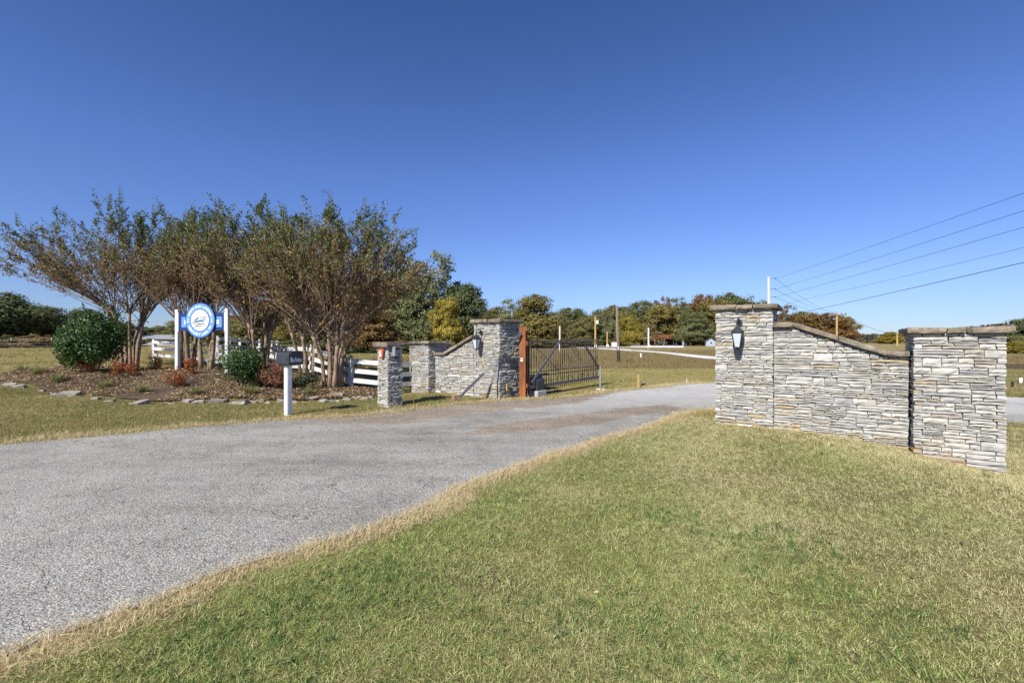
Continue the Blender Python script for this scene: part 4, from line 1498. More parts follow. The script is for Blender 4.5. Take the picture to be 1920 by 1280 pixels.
def trailer():
    b0 = gat(1241, 150)
    r = thing('utility_trailer', 'dark framed utility trailer parked on the gravel in front of the house', 'trailer', b0, .1)
    MB().box((0, 0, .6), (2.8, 1.4, .12)).build('deck', M['dark_wood'], r)
    for z in (.95, 1.3):
        MB().bar((-1.4, -.7, z), (1.4, -.7, z), .06).build('side_rail', M['galv'], r)
    for x in (-1.35, -.45, .45, 1.35):
        MB().bar((x, -.7, .6), (x, -.7, 1.33), .06).build('upright', M['galv'], r)
    for s in (-1, 1):
        wh = MB().lathe([(.12, -.1), (.36, -.1), (.38, -.05), (.38, .05), (.36, .1), (.12, .1)], n=16).build('wheel', M['black_plastic'], r, loc=(.2, s * .78, .38), rot=(PI / 2, 0, 0))
        MB().lathe([(.05, -.11), (.19, -.11), (.19, .11), (.05, .11)], n=12).build('rim', M['barn_wall'], wh)
    MB().bar((-1.4, 0, .55), (-2.3, 0, .45), .09).build('drawbar', M['galv'], r)
trailer()
for k, (px_, Y_, hh, c_) in enumerate(((1268, 150, .9, 'blue_dark'), (1281, 146, 1.5, 'galv'), (1286, 148, .95, 'black_plastic'))):
    g = gat(px_, Y_)
    r = thing('barrel', ('dark blue barrel nearest the house porch in the gravel yard', 'tall grey drum in the gravel yard', 'black barrel standing last in the gravel yard')[k], 'barrel', g, 0, 'barrels in the gravel yard')
    MB().lathe([(.3, 0), (.33, .03), (.33, hh * .33), (.35, hh * .36), (.33, hh * .39), (.33, hh * .63), (.35, hh * .66), (.33, hh * .69), (.33, hh - .03), (.3, hh)], n=14).build('body', M[c_], r)
    MB().lathe([(.27, hh + .002), (.27, hh + .02)], n=14).build('lid', M['galv'], r)

# ------------------------------------------------------------------ trees of the woods
def crown_mesh(seed, n_clump=230, per=105, leaf=.27, loose=0.0, low=.03, shape=1.0):
    """unit tree: about 10 high, crown 10 wide"""
    r = np.random.RandomState(seed)
    lobes = [(r.uniform(-.5, .5), r.uniform(-.5, .5), r.uniform(.22, .78), r.uniform(.36, .55)) for _ in range(7)] + [(0, 0, .55, .72), (0, 0, .76, .46), (0, 0, .28, .7)]
    cen, rad = [], []
    while len(cen) < n_clump:
        l = lobes[r.randint(len(lobes))]
        d = r.randn(3)
        d /= np.linalg.norm(d)
        q = r.uniform(.5, 1.0) ** .5
        c = np.array([l[0] * 5, l[1] * 5, l[2] * 10]) + d * np.array([5, 5, 4.0]) * l[3] * q
        if c[2] < low * 10 or c[2] > 9.6 or (c[0] ** 2 + c[1] ** 2) > 21:
            continue
        cen.append(c)
        rad.append(r.uniform(.4, 1.05) * (1 - .3 * loose))
    cen, rad = np.array(cen), np.array(rad)
    idx = np.repeat(np.arange(n_clump), per)
    n = len(idx)
    d = unit(r.randn(n, 3))
    q = r.rand(n, 1) ** .6
    P = cen[idx] + d * q * rad[idx][:, None] * np.array([1.2, 1.2, .8]) + r.randn(n, 3) * .13
    keep = r.rand(n) > .25 * loose
    out = unit(P - np.array([0, 0, 5.0]))
    N = unit(d * .8 + out * .5 + r.randn(n, 3) * .45 + np.array([0, 0, .35]))
    D = unit(np.cross(N, r.randn(n, 3)))
    tint = np.clip(.5 + .16 * r.randn(n) + (r.rand(n_clump)[idx] - .5) * .45, 0, 1)
    L = leaf * r.uniform(.7, 1.35, n)
    me = leaf_mesh('crown', P[keep], D[keep], N[keep], L[keep], (L * .8)[keep], tint[keep])
    me.materials.append(M['tree_leaf'])
    # trunk with limbs
    mb = MB()
    mb.tube([(0, 0, -.3), (.05, .03, 1.5), (.0, .1, 3.4), (.1, .05, 6.2)], [.30, .23, .17, .06], 8)
    for k in range(9):
        c = cen[r.randint(n_clump)]
        z = r.uniform(1.6, 4.5)
        a = np.array([.03, .05, z])
        m_ = a * .5 + c * .5 + np.array([0, 0, -.4])
        mb.tube([tuple(a), tuple(m_), tuple(c)], [.10, .06, .02], 5)
    tm = mb.mesh('trunk', True)
    tm.materials.append(M['bark'])
    return me, tm
CROWNS = {'full': [crown_mesh(s) for s in (1, 2, 3, 4)], 'loose': [crown_mesh(s, 120, 85, .24, .8, .1) for s in (11, 12)], 'bush': [crown_mesh(s, 110, 90, .36, 0, .0) for s in (21, 22)]}
TC = {'dark': (.10, .125, .055), 'green': (.15, .165, .07), 'olive': (.19, .175, .065), 'yellow': (.33, .265, .045), 'orange': (.20, .125, .05), 'rust': (.22, .125, .045),
      'loose': (.18, .195, .10), 'tan': (.28, .22, .11), 'amber': (.205, .172, .052)}
_tr = random.Random(4)
def tree(cx, top, wpx, Y, kind, col, label, name='tree', sink=0.0):
    g = gat(cx, Y)
    H = EYE + (CY - top) / FPX * Y - g.z
    Wd = wpx / FPX * Y * 1.32
    cm, tm = _tr.choice(CROWNS[kind])
    o = thing(name, label, 'tree' if name == 'tree' else 'bush', g - Vector((0, 0, sink)), _tr.uniform(0, 6.28), 'trees beyond the fences' if name == 'tree' else 'brush at the wood edge')
    s = (Wd / 9.6, Wd / 9.6, H / 9.7)
    link('trunk', tm, None, o, scale=s)
    k = _tr.uniform(.9, 1.12)
    link('crown', cm, None, o, scale=s, color=tuple(x * k for x in TC[col]))
TREES = [
    (-15, 543, 150, 55, 'full', 'dark', 'big dark oak at the left edge of the photo'),
    (62, 574, 75, 66, 'full', 'dark', 'dark oak second from the left edge'),
    (60, 598, 90, 60, 'full', 'olive', 'low olive tree in front of the second dark oak'),
    (112, 600, 70, 72, 'full', 'olive', 'olive tree left of the big round shrub'),
    (160, 578, 80, 78, 'full', 'dark', 'dark tree directly behind the big round shrub'),
    (225, 602, 70, 92, 'full', 'green', 'green tree seen through the stems of the leftmost crepe myrtle'),
    (268, 612, 50, 125, 'full', 'green', 'small green tree left of the sign above the pale barn'),
    (300, 610, 48, 130, 'full', 'green', 'small green tree just left of the sign post'),
    (336, 600, 60, 100, 'full', 'olive', 'olive tree behind the left post of the sign'),
    (392, 600, 90, 90, 'full', 'dark', 'dark tree behind the sign medallion'),
    (440, 590, 90, 75, 'full', 'rust', 'rusty brown tree behind the right post of the sign'),
    (505, 560, 110, 66, 'full', 'olive', 'olive tree behind the third crepe myrtle'),
    (560, 560, 100, 62, 'full', 'amber', 'amber tree behind the mailbox'),
    (620, 530, 120, 60, 'full', 'olive', 'tall olive tree behind the rightmost crepe myrtle'),
    (690, 520, 110, 58, 'full', 'rust', 'tall rust tree behind the slim stone pillar'),
    (705, 578, 110, 46, 'full', 'orange', 'orange brown tree spreading low above the slim stone pillar'),
    (755, 500, 110, 56, 'full', 'green', 'tall green tree between the rust tree and the loose tall tree'),
    (815, 463, 115, 60, 'loose', 'loose', 'tallest airy pale green tree rising at the wood corner'),
    (795, 540, 100, 54, 'full', 'green', 'green tree below the tallest airy tree'),
    (866, 527, 80, 60, 'full', 'dark', 'dark oak ending the wood above the left lantern pillar'),
    (838, 556, 66, 48, 'full', 'yellow', 'bright yellow tree above the short sloping stone wall'),
    (908, 580, 44, 130, 'full', 'amber', 'small amber tree just right of the dark oak'),
    (930, 572, 60, 150, 'full', 'olive', 'olive tree behind the left lantern pillar'),
    (955, 556, 55, 150, 'loose', 'loose', 'thin airy tree left of the big round amber tree'),
    (1002, 551, 92, 112, 'full', 'amber', 'big round amber oak above the rusty gate post'),
    (1040, 585, 60, 135, 'full', 'olive', 'low olive tree right of the big round amber oak'),
    (1070, 576, 80, 155, 'full', 'green', 'green tree above the middle of the gate'),
    (1102, 588, 60, 150, 'full', 'olive', 'olive tree above the end of the gate'),
    (1128, 575, 42, 150, 'loose', 'loose', 'slim airy tree left of the tall weathered pole'),
    (1165, 572, 70, 190, 'full', 'olive', 'olive tree directly behind the tall weathered pole'),
    (1178, 590, 48, 140, 'full', 'yellow', 'golden yellow tree just right of the tall weathered pole'),
    (1203, 564, 80, 190, 'full', 'green', 'tall green tree behind the golden yellow tree'),
    (1216, 605, 46, 165, 'loose', 'tan', 'thin tan tree behind the pale grey yard pole'),
    (1244, 551, 40, 205, 'loose', 'rust', 'tall thin rusty tree above the house'),
    (1272, 553, 56, 205, 'loose', 'green', 'tall airy green tree above the house'),
    (1250, 566, 84, 176, 'full', 'amber', 'broad olive brown oak directly over the red roof'),
    (1300, 585, 76, 158, 'full', 'green', 'grey green round tree right of the house'),
    (1318, 550, 60, 200, 'full', 'rust', 'rust topped tree left of the tall right pillar'),
    (1310, 592, 60, 182, 'full', 'orange', 'orange tree peeping out behind the grey green round tree'),
    (1345, 556, 70, 190, 'full', 'amber', 'amber tree cut by the left edge of the tall right pillar'),
    (1385, 550, 70, 195, 'full', 'green', 'green treetop above the cap of the tall right pillar'),
    (1425, 558, 55, 195, 'loose', 'loose', 'airy treetop beside the pale power pole'),
    (1474, 568, 52, 150, 'loose', 'orange', 'orange tree right of the pale power pole'),
    (1505, 583, 64, 155, 'full', 'olive', 'olive tree between the orange tree and the crossarm pole'),
    (1546, 584, 84, 128, 'full', 'rust', 'round russet tree left of the crossarm pole'),
    (1582, 592, 50, 130, 'full', 'amber', 'amber tree right of the crossarm pole'),
    (1672, 622, 44, 260, 'full', 'yellow', 'small yellow green tree above the low end of the sloping wall'),
    (-170, 560, 150, 58, 'full', 'olive', 'olive tree standing left of the big dark oak, past the left edge of the photo'),
    (-330, 575, 170, 66, 'full', 'green', 'green tree well past the left edge of the photo'),
    (-520, 560, 190, 60, 'full', 'dark', 'dark oak farthest past the left edge of the photo'),
    (2030, 585, 120, 70, 'full', 'amber', 'amber tree just past the right edge of the photo'),
    (2180, 600, 140, 80, 'full', 'olive', 'olive tree well past the right edge of the photo'),
    (885, 596, 60, 150, 'full', 'olive', 'olive treetop filling the gap behind the dark oak at the wood corner'),
    (975, 588, 64, 170, 'full', 'green', 'green tree filling the gap left of the big round amber oak'),
    (1085, 586, 80, 185, 'full', 'amber', 'amber treetop far behind the middle of the gate'),
    (1120, 592, 80, 200, 'full', 'green', 'green treetop far behind the end of the gate'),
    (1142, 582, 60, 200, 'full', 'green', 'green treetop just left of the tall weathered pole'),
    (1230, 575, 76, 210, 'full', 'olive', 'olive treetop behind the thin tan tree'),
    (1290, 566, 80, 215, 'full', 'amber', 'amber treetop behind the grey green round tree'),
    (1500, 596, 110, 190, 'full', 'olive', 'olive wood edge low behind the top of the sloping wall'),
    (1440, 590, 70, 190, 'full', 'green', 'green tree behind the right edge of the tall right pillar cap'),
    (650, 590, 130, 64, 'full', 'green', 'green tree low behind the stems of the rightmost crepe myrtle'),
    (470, 600, 120, 72, 'full', 'green', 'green tree low behind the smaller holly'),
    (590, 600, 110, 66, 'full', 'dark', 'dark tree low behind the mailbox and slender myrtle'),
    (760, 575, 110, 62, 'full', 'olive', 'olive tree low behind the left low end pillar'),
    (530, 590, 110, 70, 'full', 'rust', 'rusty tree low behind the third crepe myrtle'),
    (1925, 596, 84, 66, 'full', 'green', 'green tree at the right edge of the photo'),
    (1905, 640, 40, 58, 'full', 'yellow', 'low yellowing tree beside the wide end pillar'),
]
for t_ in TREES:
    tree(*t_)
BUSHES = [
    (668, 636, 60, 44, 'dark', 'dark bush left of the slim stone pillar at the wood edge'),
    (722, 634, 70, 45, 'dark', 'dark bush behind the slim stone pillar at the wood edge'),
    (775, 632, 70, 46, 'green', 'green bush behind the low left end pillar'),
    (828, 630, 70, 47, 'dark', 'dark bush behind the short sloping stone wall'),
    (872, 628, 60, 48, 'olive', 'olive bush left of the left lantern pillar'),
    (610, 628, 70, 44, 'green', 'green bush behind the mailbox and fence'),
    (545, 626, 70, 42, 'green', 'green bush right of the far fence end'),
    (20, 624, 70, 52, 'olive', 'olive brush by the first rusty fence post at far left'),
    (68, 622, 60, 52, 'tan', 'tan brush between the rusty fence posts at far left'),
    (108, 622, 50, 53, 'rust', 'reddish brush by the second rusty fence post'),
    (235, 628, 80, 70, 'olive', 'olive brush behind the stems of the leftmost crepe myrtle'),
    (1090, 630, 80, 120, 'olive', 'low olive brush behind the gate end'),
    (1150, 634, 60, 125, 'amber', 'low amber brush left of the tall weathered pole'),
    (960, 628, 70, 110, 'olive', 'low olive brush behind the rusty gate post'),
    (1030, 628, 80, 105, 'amber', 'low amber brush behind the gate pickets'),
]
for (cx_, top_, w_, Y_, c_, lab_) in BUSHES:
    tree(cx_, top_, w_, Y_, 'bush', c_, lab_, 'bush', .25)

def distant_wood():
    """canopy on the far hill, one mass"""
    r = np.random.RandomState(31)
    n = 900
    a = r.uniform(math.radians(14), math.radians(74), n)
    R = r.uniform(500, 720, n)
    q = (R - 480) / 260
    hh = 12 + 5 * np.sin(a * 9) + 3 * np.sin(a * 23 + 1)
    C = np.stack([R * np.sin(a), R * np.cos(a), -2 + hh * np.sin(q * PI / 2) + 1.5], axis=1)
    idx = np.repeat(np.arange(n), 26)
    m = len(idx)
    d = unit(r.randn(m, 3))
    P = C[idx] + d * np.array([4, 4, 2.6]) * r.rand(m, 1) ** .4
    N = unit(d + r.randn(m, 3) * .3 + np.array([0, 0, .4]))
    D = unit(np.cross(N, r.randn(m, 3)))
    t = np.clip(r.rand(n)[idx] + .1 * r.randn(m), 0, 1)
    me = leaf_mesh('distant_wood', P, D, N, np.full(m, 2.2), np.full(m, 2.0), t)
    mat = ramp_leaf('distant_wood_leaf', [(0, (.05, .055, .035)), (.4, (.09, .08, .045)), (.7, (.14, .095, .05)), (1, (.12, .11, .05))], .1)
    tag(link('distant_wood', me, mat), 'hazy brown wood covering the far ridge', 'wood', kind='stuff')
distant_wood()

# ------------------------------------------------------------------ crepe myrtles
def myrtle(base, seed, label, n_stem, knuckle, height, left, right, whips, depth=2.2, leafy=1.0):
    r = np.random.RandomState(seed)
    root = thing('crepe_myrtle', label, 'tree', base, 0, 'crepe myrtles in the mulch bed')
    LP, LD, LN, LL, LT = [], [], [], [], []
    wb, tw = MB(), MB()
    kn = []
    for k in range(n_stem):
        an = 2 * PI * k / n_stem + r.uniform(-.3, .3)
        b = np.array([.22 * math.cos(an), .2 * math.sin(an), -.1])
        sp = r.uniform(.45, .85)
        t = np.array([sp * math.cos(an) * (left if math.cos(an) < 0 else right) * .28, sp * math.sin(an) * .8, knuckle * r.uniform(.74, 1.08)])
        mid = b * .45 + t * .55 + np.array([r.uniform(-.08, .08), r.uniform(-.06, .06), .0])
        mid[:2] = b[:2] * .72 + t[:2] * .28 + r.uniform(-.06, .06, 2)
        rr = r.uniform(.045, .072)
        MB().tube([b, b * .5 + mid * .5 + np.array([0, 0, .02]), mid, t * .75 + mid * .25, t], [rr * 1.45, rr * 1.1, rr, rr * .95, rr * 1.15], 8).build('trunk', M['myrtle_bark'], root, smooth=True)
        kn.append((t, an))
    nw = whips // n_stem
    tips = []
    for (t, an) in kn:
        for j in range(nw):
            # aim at a point on the dome of the crown
            az = an + r.normal(0, .8)
            tilt = math.radians(72) * r.rand() ** .68
            az = math.atan2(math.sin(az) * .75, math.cos(az))
            cx_ = math.cos(az)
            tgt = np.array([math.sin(tilt) * cx_ * (left if cx_ < 0 else right) / .91, math.sin(tilt) * math.sin(az) * depth / .91, knuckle + (height - knuckle) * math.cos(tilt) ** .62]) 
            tgt[2] += r.uniform(-.1, .1)
            s = np.array(t) + r.uniform(-.06, .06, 3)
            s[2] = t[2] + r.uniform(-.03, .06)
            dv = (tgt - s) * np.array([1, 1, 1])
            Lw = np.linalg.norm(dv) * (r.uniform(.80, 1.04) if r.rand() < .62 else r.uniform(.5, .85))
            dv /= np.linalg.norm(dv)
            curve = np.array([0, 0, r.uniform(-.04, .06)]) + r.uniform(-.04, .04, 3)
            seg = 7
            pts = []
            for q in np.linspace(0, 1, seg):
                pts.append(s + dv * Lw * q + curve * Lw * q * q + r.uniform(-.018, .018, 3) * (q > 0))
            pts = np.array(pts)
            rad = np.linspace(.0145, .004, seg) * r.uniform(.75, 1.2)
            wb.tube(pts, list(rad), 4, cap=False)
            tips.append((pts[-1], dv))
            # side twigs with leaves in the outer part
            for q in np.sort(r.uniform(.32, 1.03, r.randint(12, 17))):
                f = min(q, 1.0) * (seg - 1)
                i0 = min(int(f), seg - 2)
                p0 = pts[i0] * (1 - f + i0) + pts[i0 + 1] * (f - i0)
                sd = dv + unit(r.randn(1, 3))[0] * .75
                sd[2] += .15
                sd /= np.linalg.norm(sd)
                tl = r.uniform(.22, .62)
                p1 = p0 + sd * tl
                tw.tube([p0, (p0 + p1) / 2 + r.uniform(-.03, .03, 3), p1], [.006, .005, .003], 3, cap=False)
                hq = (p0[2] - knuckle) / (height - knuckle)
                nl = int((2.5 + 12 * q + 24 * np.clip(hq - .1, 0, 1)) * leafy * r.uniform(.25, 1.3))
                if nl < 1:
                    continue
                u = r.uniform(.1, 1.05, nl)[:, None]
                P = p0 + (p1 - p0) * u + r.randn(nl, 3) * .028
                dd = unit(sd * .6 + r.randn(nl, 3))
                LP.append(P); LD.append(dd); LN.append(unit(r.randn(nl, 3) * .7 + np.array([-.25, -.3, .75])))
                LL.append(r.uniform(.05, .092, nl))
                mu = .78 - .66 * np.clip(hq, 0, 1.1) + r.uniform(-.16, .2)
                LT.append(np.clip(mu + .13 * r.randn(nl), 0, 1))
    # upright green shoots with paired leaves
    order = sorted(range(len(tips)), key=lambda i: -tips[i][0][2])
    for i in [order[int(k)] for k in r.uniform(0, len(order) * .5, 20)]:
        p0, dv = tips[i]
        sd = unit((dv * .35 + np.array([0, 0, 1.0]) + r.randn(3) * .1)[None])[0]
        tl = r.uniform(.3, .75)
        tw.tube([p0, p0 + sd * tl], [.006, .003], 3, cap=False)
        m_ = int(tl / .045)
        for k in range(m_):
            w = k / m_
            a_ = r.uniform(0, PI)
            for sgn in (-1, 1):
                side = np.cross(sd, np.array([math.cos(a_ if k % 2 else .2), math.sin(a_ if k % 2 else .2), 0])) * sgn
                side = np.array([sgn * (1 if k % 3 else .4), .5 * sgn * (k % 2), .25])
                LP.append((p0 + sd * tl * w)[None]); LD.append(unit((side + sd * .3)[None])); LN.append(np.array([[0, -.5, .9]]))
                LL.append(np.array([.13 * (1.15 - .7 * w)])); LT.append(np.array([r.uniform(.05, .32)]))
    # suckers low on the stems
    for k in range(5):
        t, an = kn[r.randint(len(kn))]
        c = t * r.uniform(.35, .95) + r.uniform(-.15, .15, 3)
        nl = 26
        LP.append(c + r.randn(nl, 3) * .11); LD.append(unit(r.randn(nl, 3))); LN.append(unit(r.randn(nl, 3) + np.array([0, -.4, .8])))
        LL.append(r.uniform(.06, .12, nl)); LT.append(np.clip(.28 + .12 * r.randn(nl), 0, 1))
    wo_ = wb.build('whip', M['twig'], root, smooth=True); wo_['kind'] = 'stuff'
    two = tw.build('twig', M['twig'], root); two['kind'] = 'stuff'
    P = np.concatenate(LP); L = np.concatenate(LL)
    me = leaf_mesh('foliage', P, np.concatenate(LD), np.concatenate(LN), L, L * .55, np.concatenate(LT))
    fo = link('foliage', me, M['myrtle_leaf'], root); fo['kind'] = 'stuff'
def mbase(px_, Y_):
    return gat(px_, Y_)
myrtle(mbase(243, 17.0), 101, 'leftmost crepe myrtle, fanning out wide behind the big round holly', 7, 2.15, 5.75, 4.7, 2.3, 180, 2.4)
myrtle(mbase(350, 16.4), 102, 'crepe myrtle rising directly behind the blue sign, second from the left', 6, 1.95, 5.35, 1.8, 1.8, 96, 2.1)
myrtle(mbase(386, 16.2), 106, 'narrow crepe myrtle behind the right half of the sign', 4, 2.0, 5.45, 1.4, 2.0, 68, 1.9)
myrtle(mbase(486, 15.6), 103, 'tallest crepe myrtle in the middle, behind the smaller holly', 8, 1.75, 5.5, 2.3, 2.6, 168, 2.3)
myrtle(mbase(577, 15.3), 104, 'slender crepe myrtle between the mailbox and the rightmost myrtle', 5, 1.6, 5.1, 2.0, 1.9, 75, 1.9)
myrtle(mbase(622, 14.0), 105, 'rightmost crepe myrtle, thick stemmed and closest to the slim stone pillar', 8, 1.75, 5.3, 2.5, 3.3, 195, 2.4)

# ------------------------------------------------------------------ shrubs and bed plants
def leafball(name, cat, label, base, wx, wy, hz, n, leaf, mat, seed, group=None, lumps=16, mean=.5, stems=7, openness=0.0, asp=.55):
    r = np.random.RandomState(seed)
    root = thing(name, label, cat, base, r.uniform(0, 6), group)
    c = unit(r.randn(lumps, 3)) * np.array([wx, wy, hz]) * .5 * .62
    c[:, 2] = np.abs(c[:, 2]) * .95 + hz * r.uniform(.12, .48, lumps)
    idx = r.randint(0, lumps, n)
    d = unit(r.randn(n, 3))
    q = r.rand(n, 1) ** (.28 + openness)
    P = c[idx] + d * q * np.array([wx, wy, hz]) * .5 * r.uniform(.36, .52, lumps)[idx][:, None]
    P[:, 2] = np.clip(P[:, 2], .02, None)
    ctr = np.array([0, 0, hz * .45])
    out = unit((P - ctr) / np.array([wx, wy, hz]))
    N = unit(out * .8 + d * .4 + r.randn(n, 3) * .5)
    D = unit(np.cross(N, r.randn(n, 3)) + out * .3)
    for k in range(26):
        a_ = unit(r.randn(1, 3) + np.array([0, 0, .6]))[0]
        a_[2] = abs(a_[2])
        m_ = max(4, n // 900)
        base = ctr + a_ * np.array([wx, wy, hz]) * .5 * r.uniform(.72, .9)
        up_ = unit((a_ * .7 + np.array([0, 0, .5]) + r.randn(3) * .25)[None])[0]
        sel = r.randint(0, n, m_)
        P[sel] = base + up_ * (hz * .22 * r.rand(m_, 1)) + r.randn(m_, 3) * .02
    P[:, 2] = np.clip(P[:, 2], .02, None)
    L = leaf * r.uniform(.7, 1.3, n)
    t = np.clip(mean + .2 * r.randn(n) + (r.rand(lumps)[idx] - .5) * .3, 0, 1)
    link('foliage', leaf_mesh('foliage', P, D, N, L, L * asp, t), mat, root)['kind'] = 'stuff'
    for k in range(stems):
        a = c[r.randint(lumps)]
        MB().tube([(a[0] * .12, a[1] * .12, -.05), (a[0] * .5, a[1] * .5, a[2] * .5), tuple(a)], [.02, .014, .006], 5).build('stem', M['twig'], root)
    return root
b = gat(178, 14.3)
leafball('holly_shrub', 'shrub', 'big round glossy dark green holly at the left of the mulch bed', b, 1.85, 1.8, 2.1, 19000, .075, M['holly'], 201, lumps=34)
b = gat(452, 12.9)
leafball('holly_shrub', 'shrub', 'smaller round dark green holly between the sign and the mailbox', b, 1.42, 1.35, 1.36, 8500, .062, M['holly'], 202, lumps=24)
b = gat(515, 13.0)
leafball('azalea_shrub', 'shrub', 'wide reddish pink leaved shrub behind the mailbox post', b, 1.05, .95, .85, 3600, .055, M['pinkish'], 203, lumps=18, mean=.55, openness=.15)
b = gat(573, 13.4)
leafball('dark_shrub', 'shrub', 'low loose dark olive shrub right of the mailbox', b, .82, .75, .62, 1700, .055, M['loro'], 204, lumps=14, openness=.25)
for k, (px_, py_, w_, h_, mean_, lab_) in enumerate((
    (166, 699, 34, 27, .68, 'round red orange nandina in front of the big holly on its left'),
    (234, 712, 40, 36, .60, 'red and green nandina at the right foot of the big holly'),
    (327, 728, 36, 34, .50, 'orange brown nandina below the left post of the sign'),
    (358, 704, 18, 26, .66, 'small upright rusty nandina under the sign medallion'),
    (288, 696, 28, 28, .36, 'greenish nandina left of the sign beside the fence'))):
    b = gp(px_, py_)
    s_ = b.y / FPX
    leafball('nandina', 'shrub', lab_, b, w_ * s_ * 1.1, w_ * s_ * 1.1, h_ * s_ * 1.3, 1100, .05, M['nandina'], 300 + k, 'nandinas in the mulch bed', lumps=10, mean=mean_, stems=5, openness=.2, asp=.4)

def blades(name, r, n, rad, h0, h1, width, droop, mat=None, seg=3, tmu=.5):
    V, F, T = [], [], []
    for k in range(n):
        an = r.uniform(0, 2 * PI)
        rr = rad * math.sqrt(r.rand())
        p = np.array([rr * math.cos(an), rr * math.sin(an), -.008])
        h = r.uniform(h0, h1)
        az = r.uniform(0, 2 * PI)
        lean = r.uniform(.1, droop)
        dirx = np.array([math.cos(az), math.sin(az), 0])
        side = np.array([-math.sin(az), math.cos(az), 0])
        t = np.clip(tmu + .32 * r.randn(), 0, 1)
        base = len(V)
        for i in range(seg + 1):
            q = i / seg
            c = p + dirx * h * lean * q ** 1.7 + np.array([0, 0, h * (q - .45 * lean * q * q)])
            w = width * (1 - q * .9) * .5
            V += [c - side * w, c + side * w]
            T += [t, t]
        for i in range(seg):
            F.append((base + 2 * i, base + 2 * i + 1, base + 2 * i + 3, base + 2 * i + 2))
    me = np_mesh(name, np.array(V), np.array(F), np.array(T))
    if mat:
        me.materials.append(mat)
    return me
_lr = np.random.RandomState(55)
for k, (px_, py_, w_, lab_) in enumerate((
    (41, 699, 22, 'yellowing grass clump furthest left in the mulch bed'), (70, 703, 30, 'wide yellowing grass clump second from the left'), (110, 716, 40, 'largest yellowing grass clump, left of the big holly foot'),
    (197, 729, 34, 'green yellow grass clump below the red orange nandina'), (266, 737, 32, 'straggly grass clump below the red and green nandina'), (369, 743, 34, 'grass clump below the sign near the edging stones'),
    (471, 742, 30, 'grass clump at the foot of the smaller holly'), (578, 743, 26, 'grass clump right of the mailbox post'))):
    b = gp(px_, py_)
    s_ = b.y / FPX
    rt = thing('liriope_clump', lab_, 'grass clump', b, 0, 'yellowing grass clumps in the mulch bed')
    link('leaves', blades('leaves', _lr, 190, w_ * s_ * .26, .2, .42, .016, 1.2, M['liriope'], 4), None, rt)['kind'] = 'stuff'

# ------------------------------------------------------------------ edging stones
_er = random.Random(8)
EDGE = [(5, 722, 10, 5, 'edging stone furthest left along the bed'), (18, 725, 20, 10, 'flat pale edging stone second from the left'), (34, 727, 16, 9, 'tilted pale edging stone third from the left'),
        (75, 734, 10, 5, 'small edging stone between the left trio and the big slab'), (102, 742, 14, 6, 'low stone touching the left end of the big pale slab'), (126, 744, 34, 15, 'largest pale angular slab on the bed edge'),
        (95, 739, 12, 4, 'sunken stone just left of the big pale slab'), (177, 750, 16, 9, 'upright pale stone right of the big slab'), (203, 754, 18, 7, 'flat stone second right of the big slab'), (258, 758, 27, 9, 'pale flat slab below the red and green nandina'),
        (315, 759, 20, 5, 'thin sunken slab below the orange brown nandina'), (349, 755, 24, 9, 'long flat edging stone below the sign'), (370, 757, 22, 8, 'edging stone against the right end of the long flat one'),
        (405, 755, 34, 9, 'dark topped layered slab below the smaller holly'), (445, 757, 34, 9, 'broad pale slab below the smaller holly'), (472, 756, 16, 7, 'small pale stone left of the brown boulder'),
        (486, 754, 14, 9, 'brown rounded stone left of the mailbox'), (500, 757, 12, 4, 'flat small stone just left of the mailbox post'), (525, 754, 16, 8, 'pale stone hidden by the mailbox post'), (550, 756, 14, 5, 'flat stone just right of the mailbox post'),
        (567, 750, 10, 7, 'pointed pale stone right of the mailbox'), (584, 751, 16, 9, 'pale leaning stone below the slender myrtle'), (606, 754, 19, 6, 'flat pale slab below the rightmost myrtle'),
        (626, 754, 16, 7, 'lower stone of the stacked pair near the rightmost myrtle'), (632, 748, 26, 7, 'upper brown slab of the stacked pair near the rightmost myrtle'), (651, 751, 18, 7, 'stone right of the stacked pair'), (667, 749, 20, 8, 'brown topped stone before the bed end'),
        (683, 750, 14, 8, 'dark brown stone near the slim pillar'), (695, 747, 13, 8, 'pale stone touching the slim stone pillar')]
for (px_, py_, w_, h_, lab_) in EDGE:
    b = gp(px_, py_)
    s_ = b.y / FPX
    k_ = _er.uniform(.85, 1.1)
    col = (.30, .24, .175) if 'brown' in lab_ else ((.2, .18, .155) if 'dark' in lab_ else (.32, .295, .255))
    w2, d2, h2 = w_ * s_ * .46, w_ * s_ * _er.uniform(.2, .38), h_ * s_ * _er.uniform(.6, .95)
    V_, F_ = rough_slab(_er, -w2, w2, -d2, d2, -h2 * .6, h2 * .5, w_ * s_ * .11, 3)
    mb_ = MB()
    mb_.add(V_, F_)
    me_ = mb_.mesh('edging_stone')
    o = link('edging_stone', me_, M['stone'], None, b + Vector((0, .05, h_ * s_ * .18)),
             (_er.uniform(-.05, .3), _er.uniform(-.2, .2), _er.uniform(-.5, .5)), color=tuple(x * k_ for x in col))
    if 'upper' in lab_:
        o.location.z = terr(b.x, b.y) + .12
    tag(o, lab_, 'stone', 'edging stones of the mulch bed')

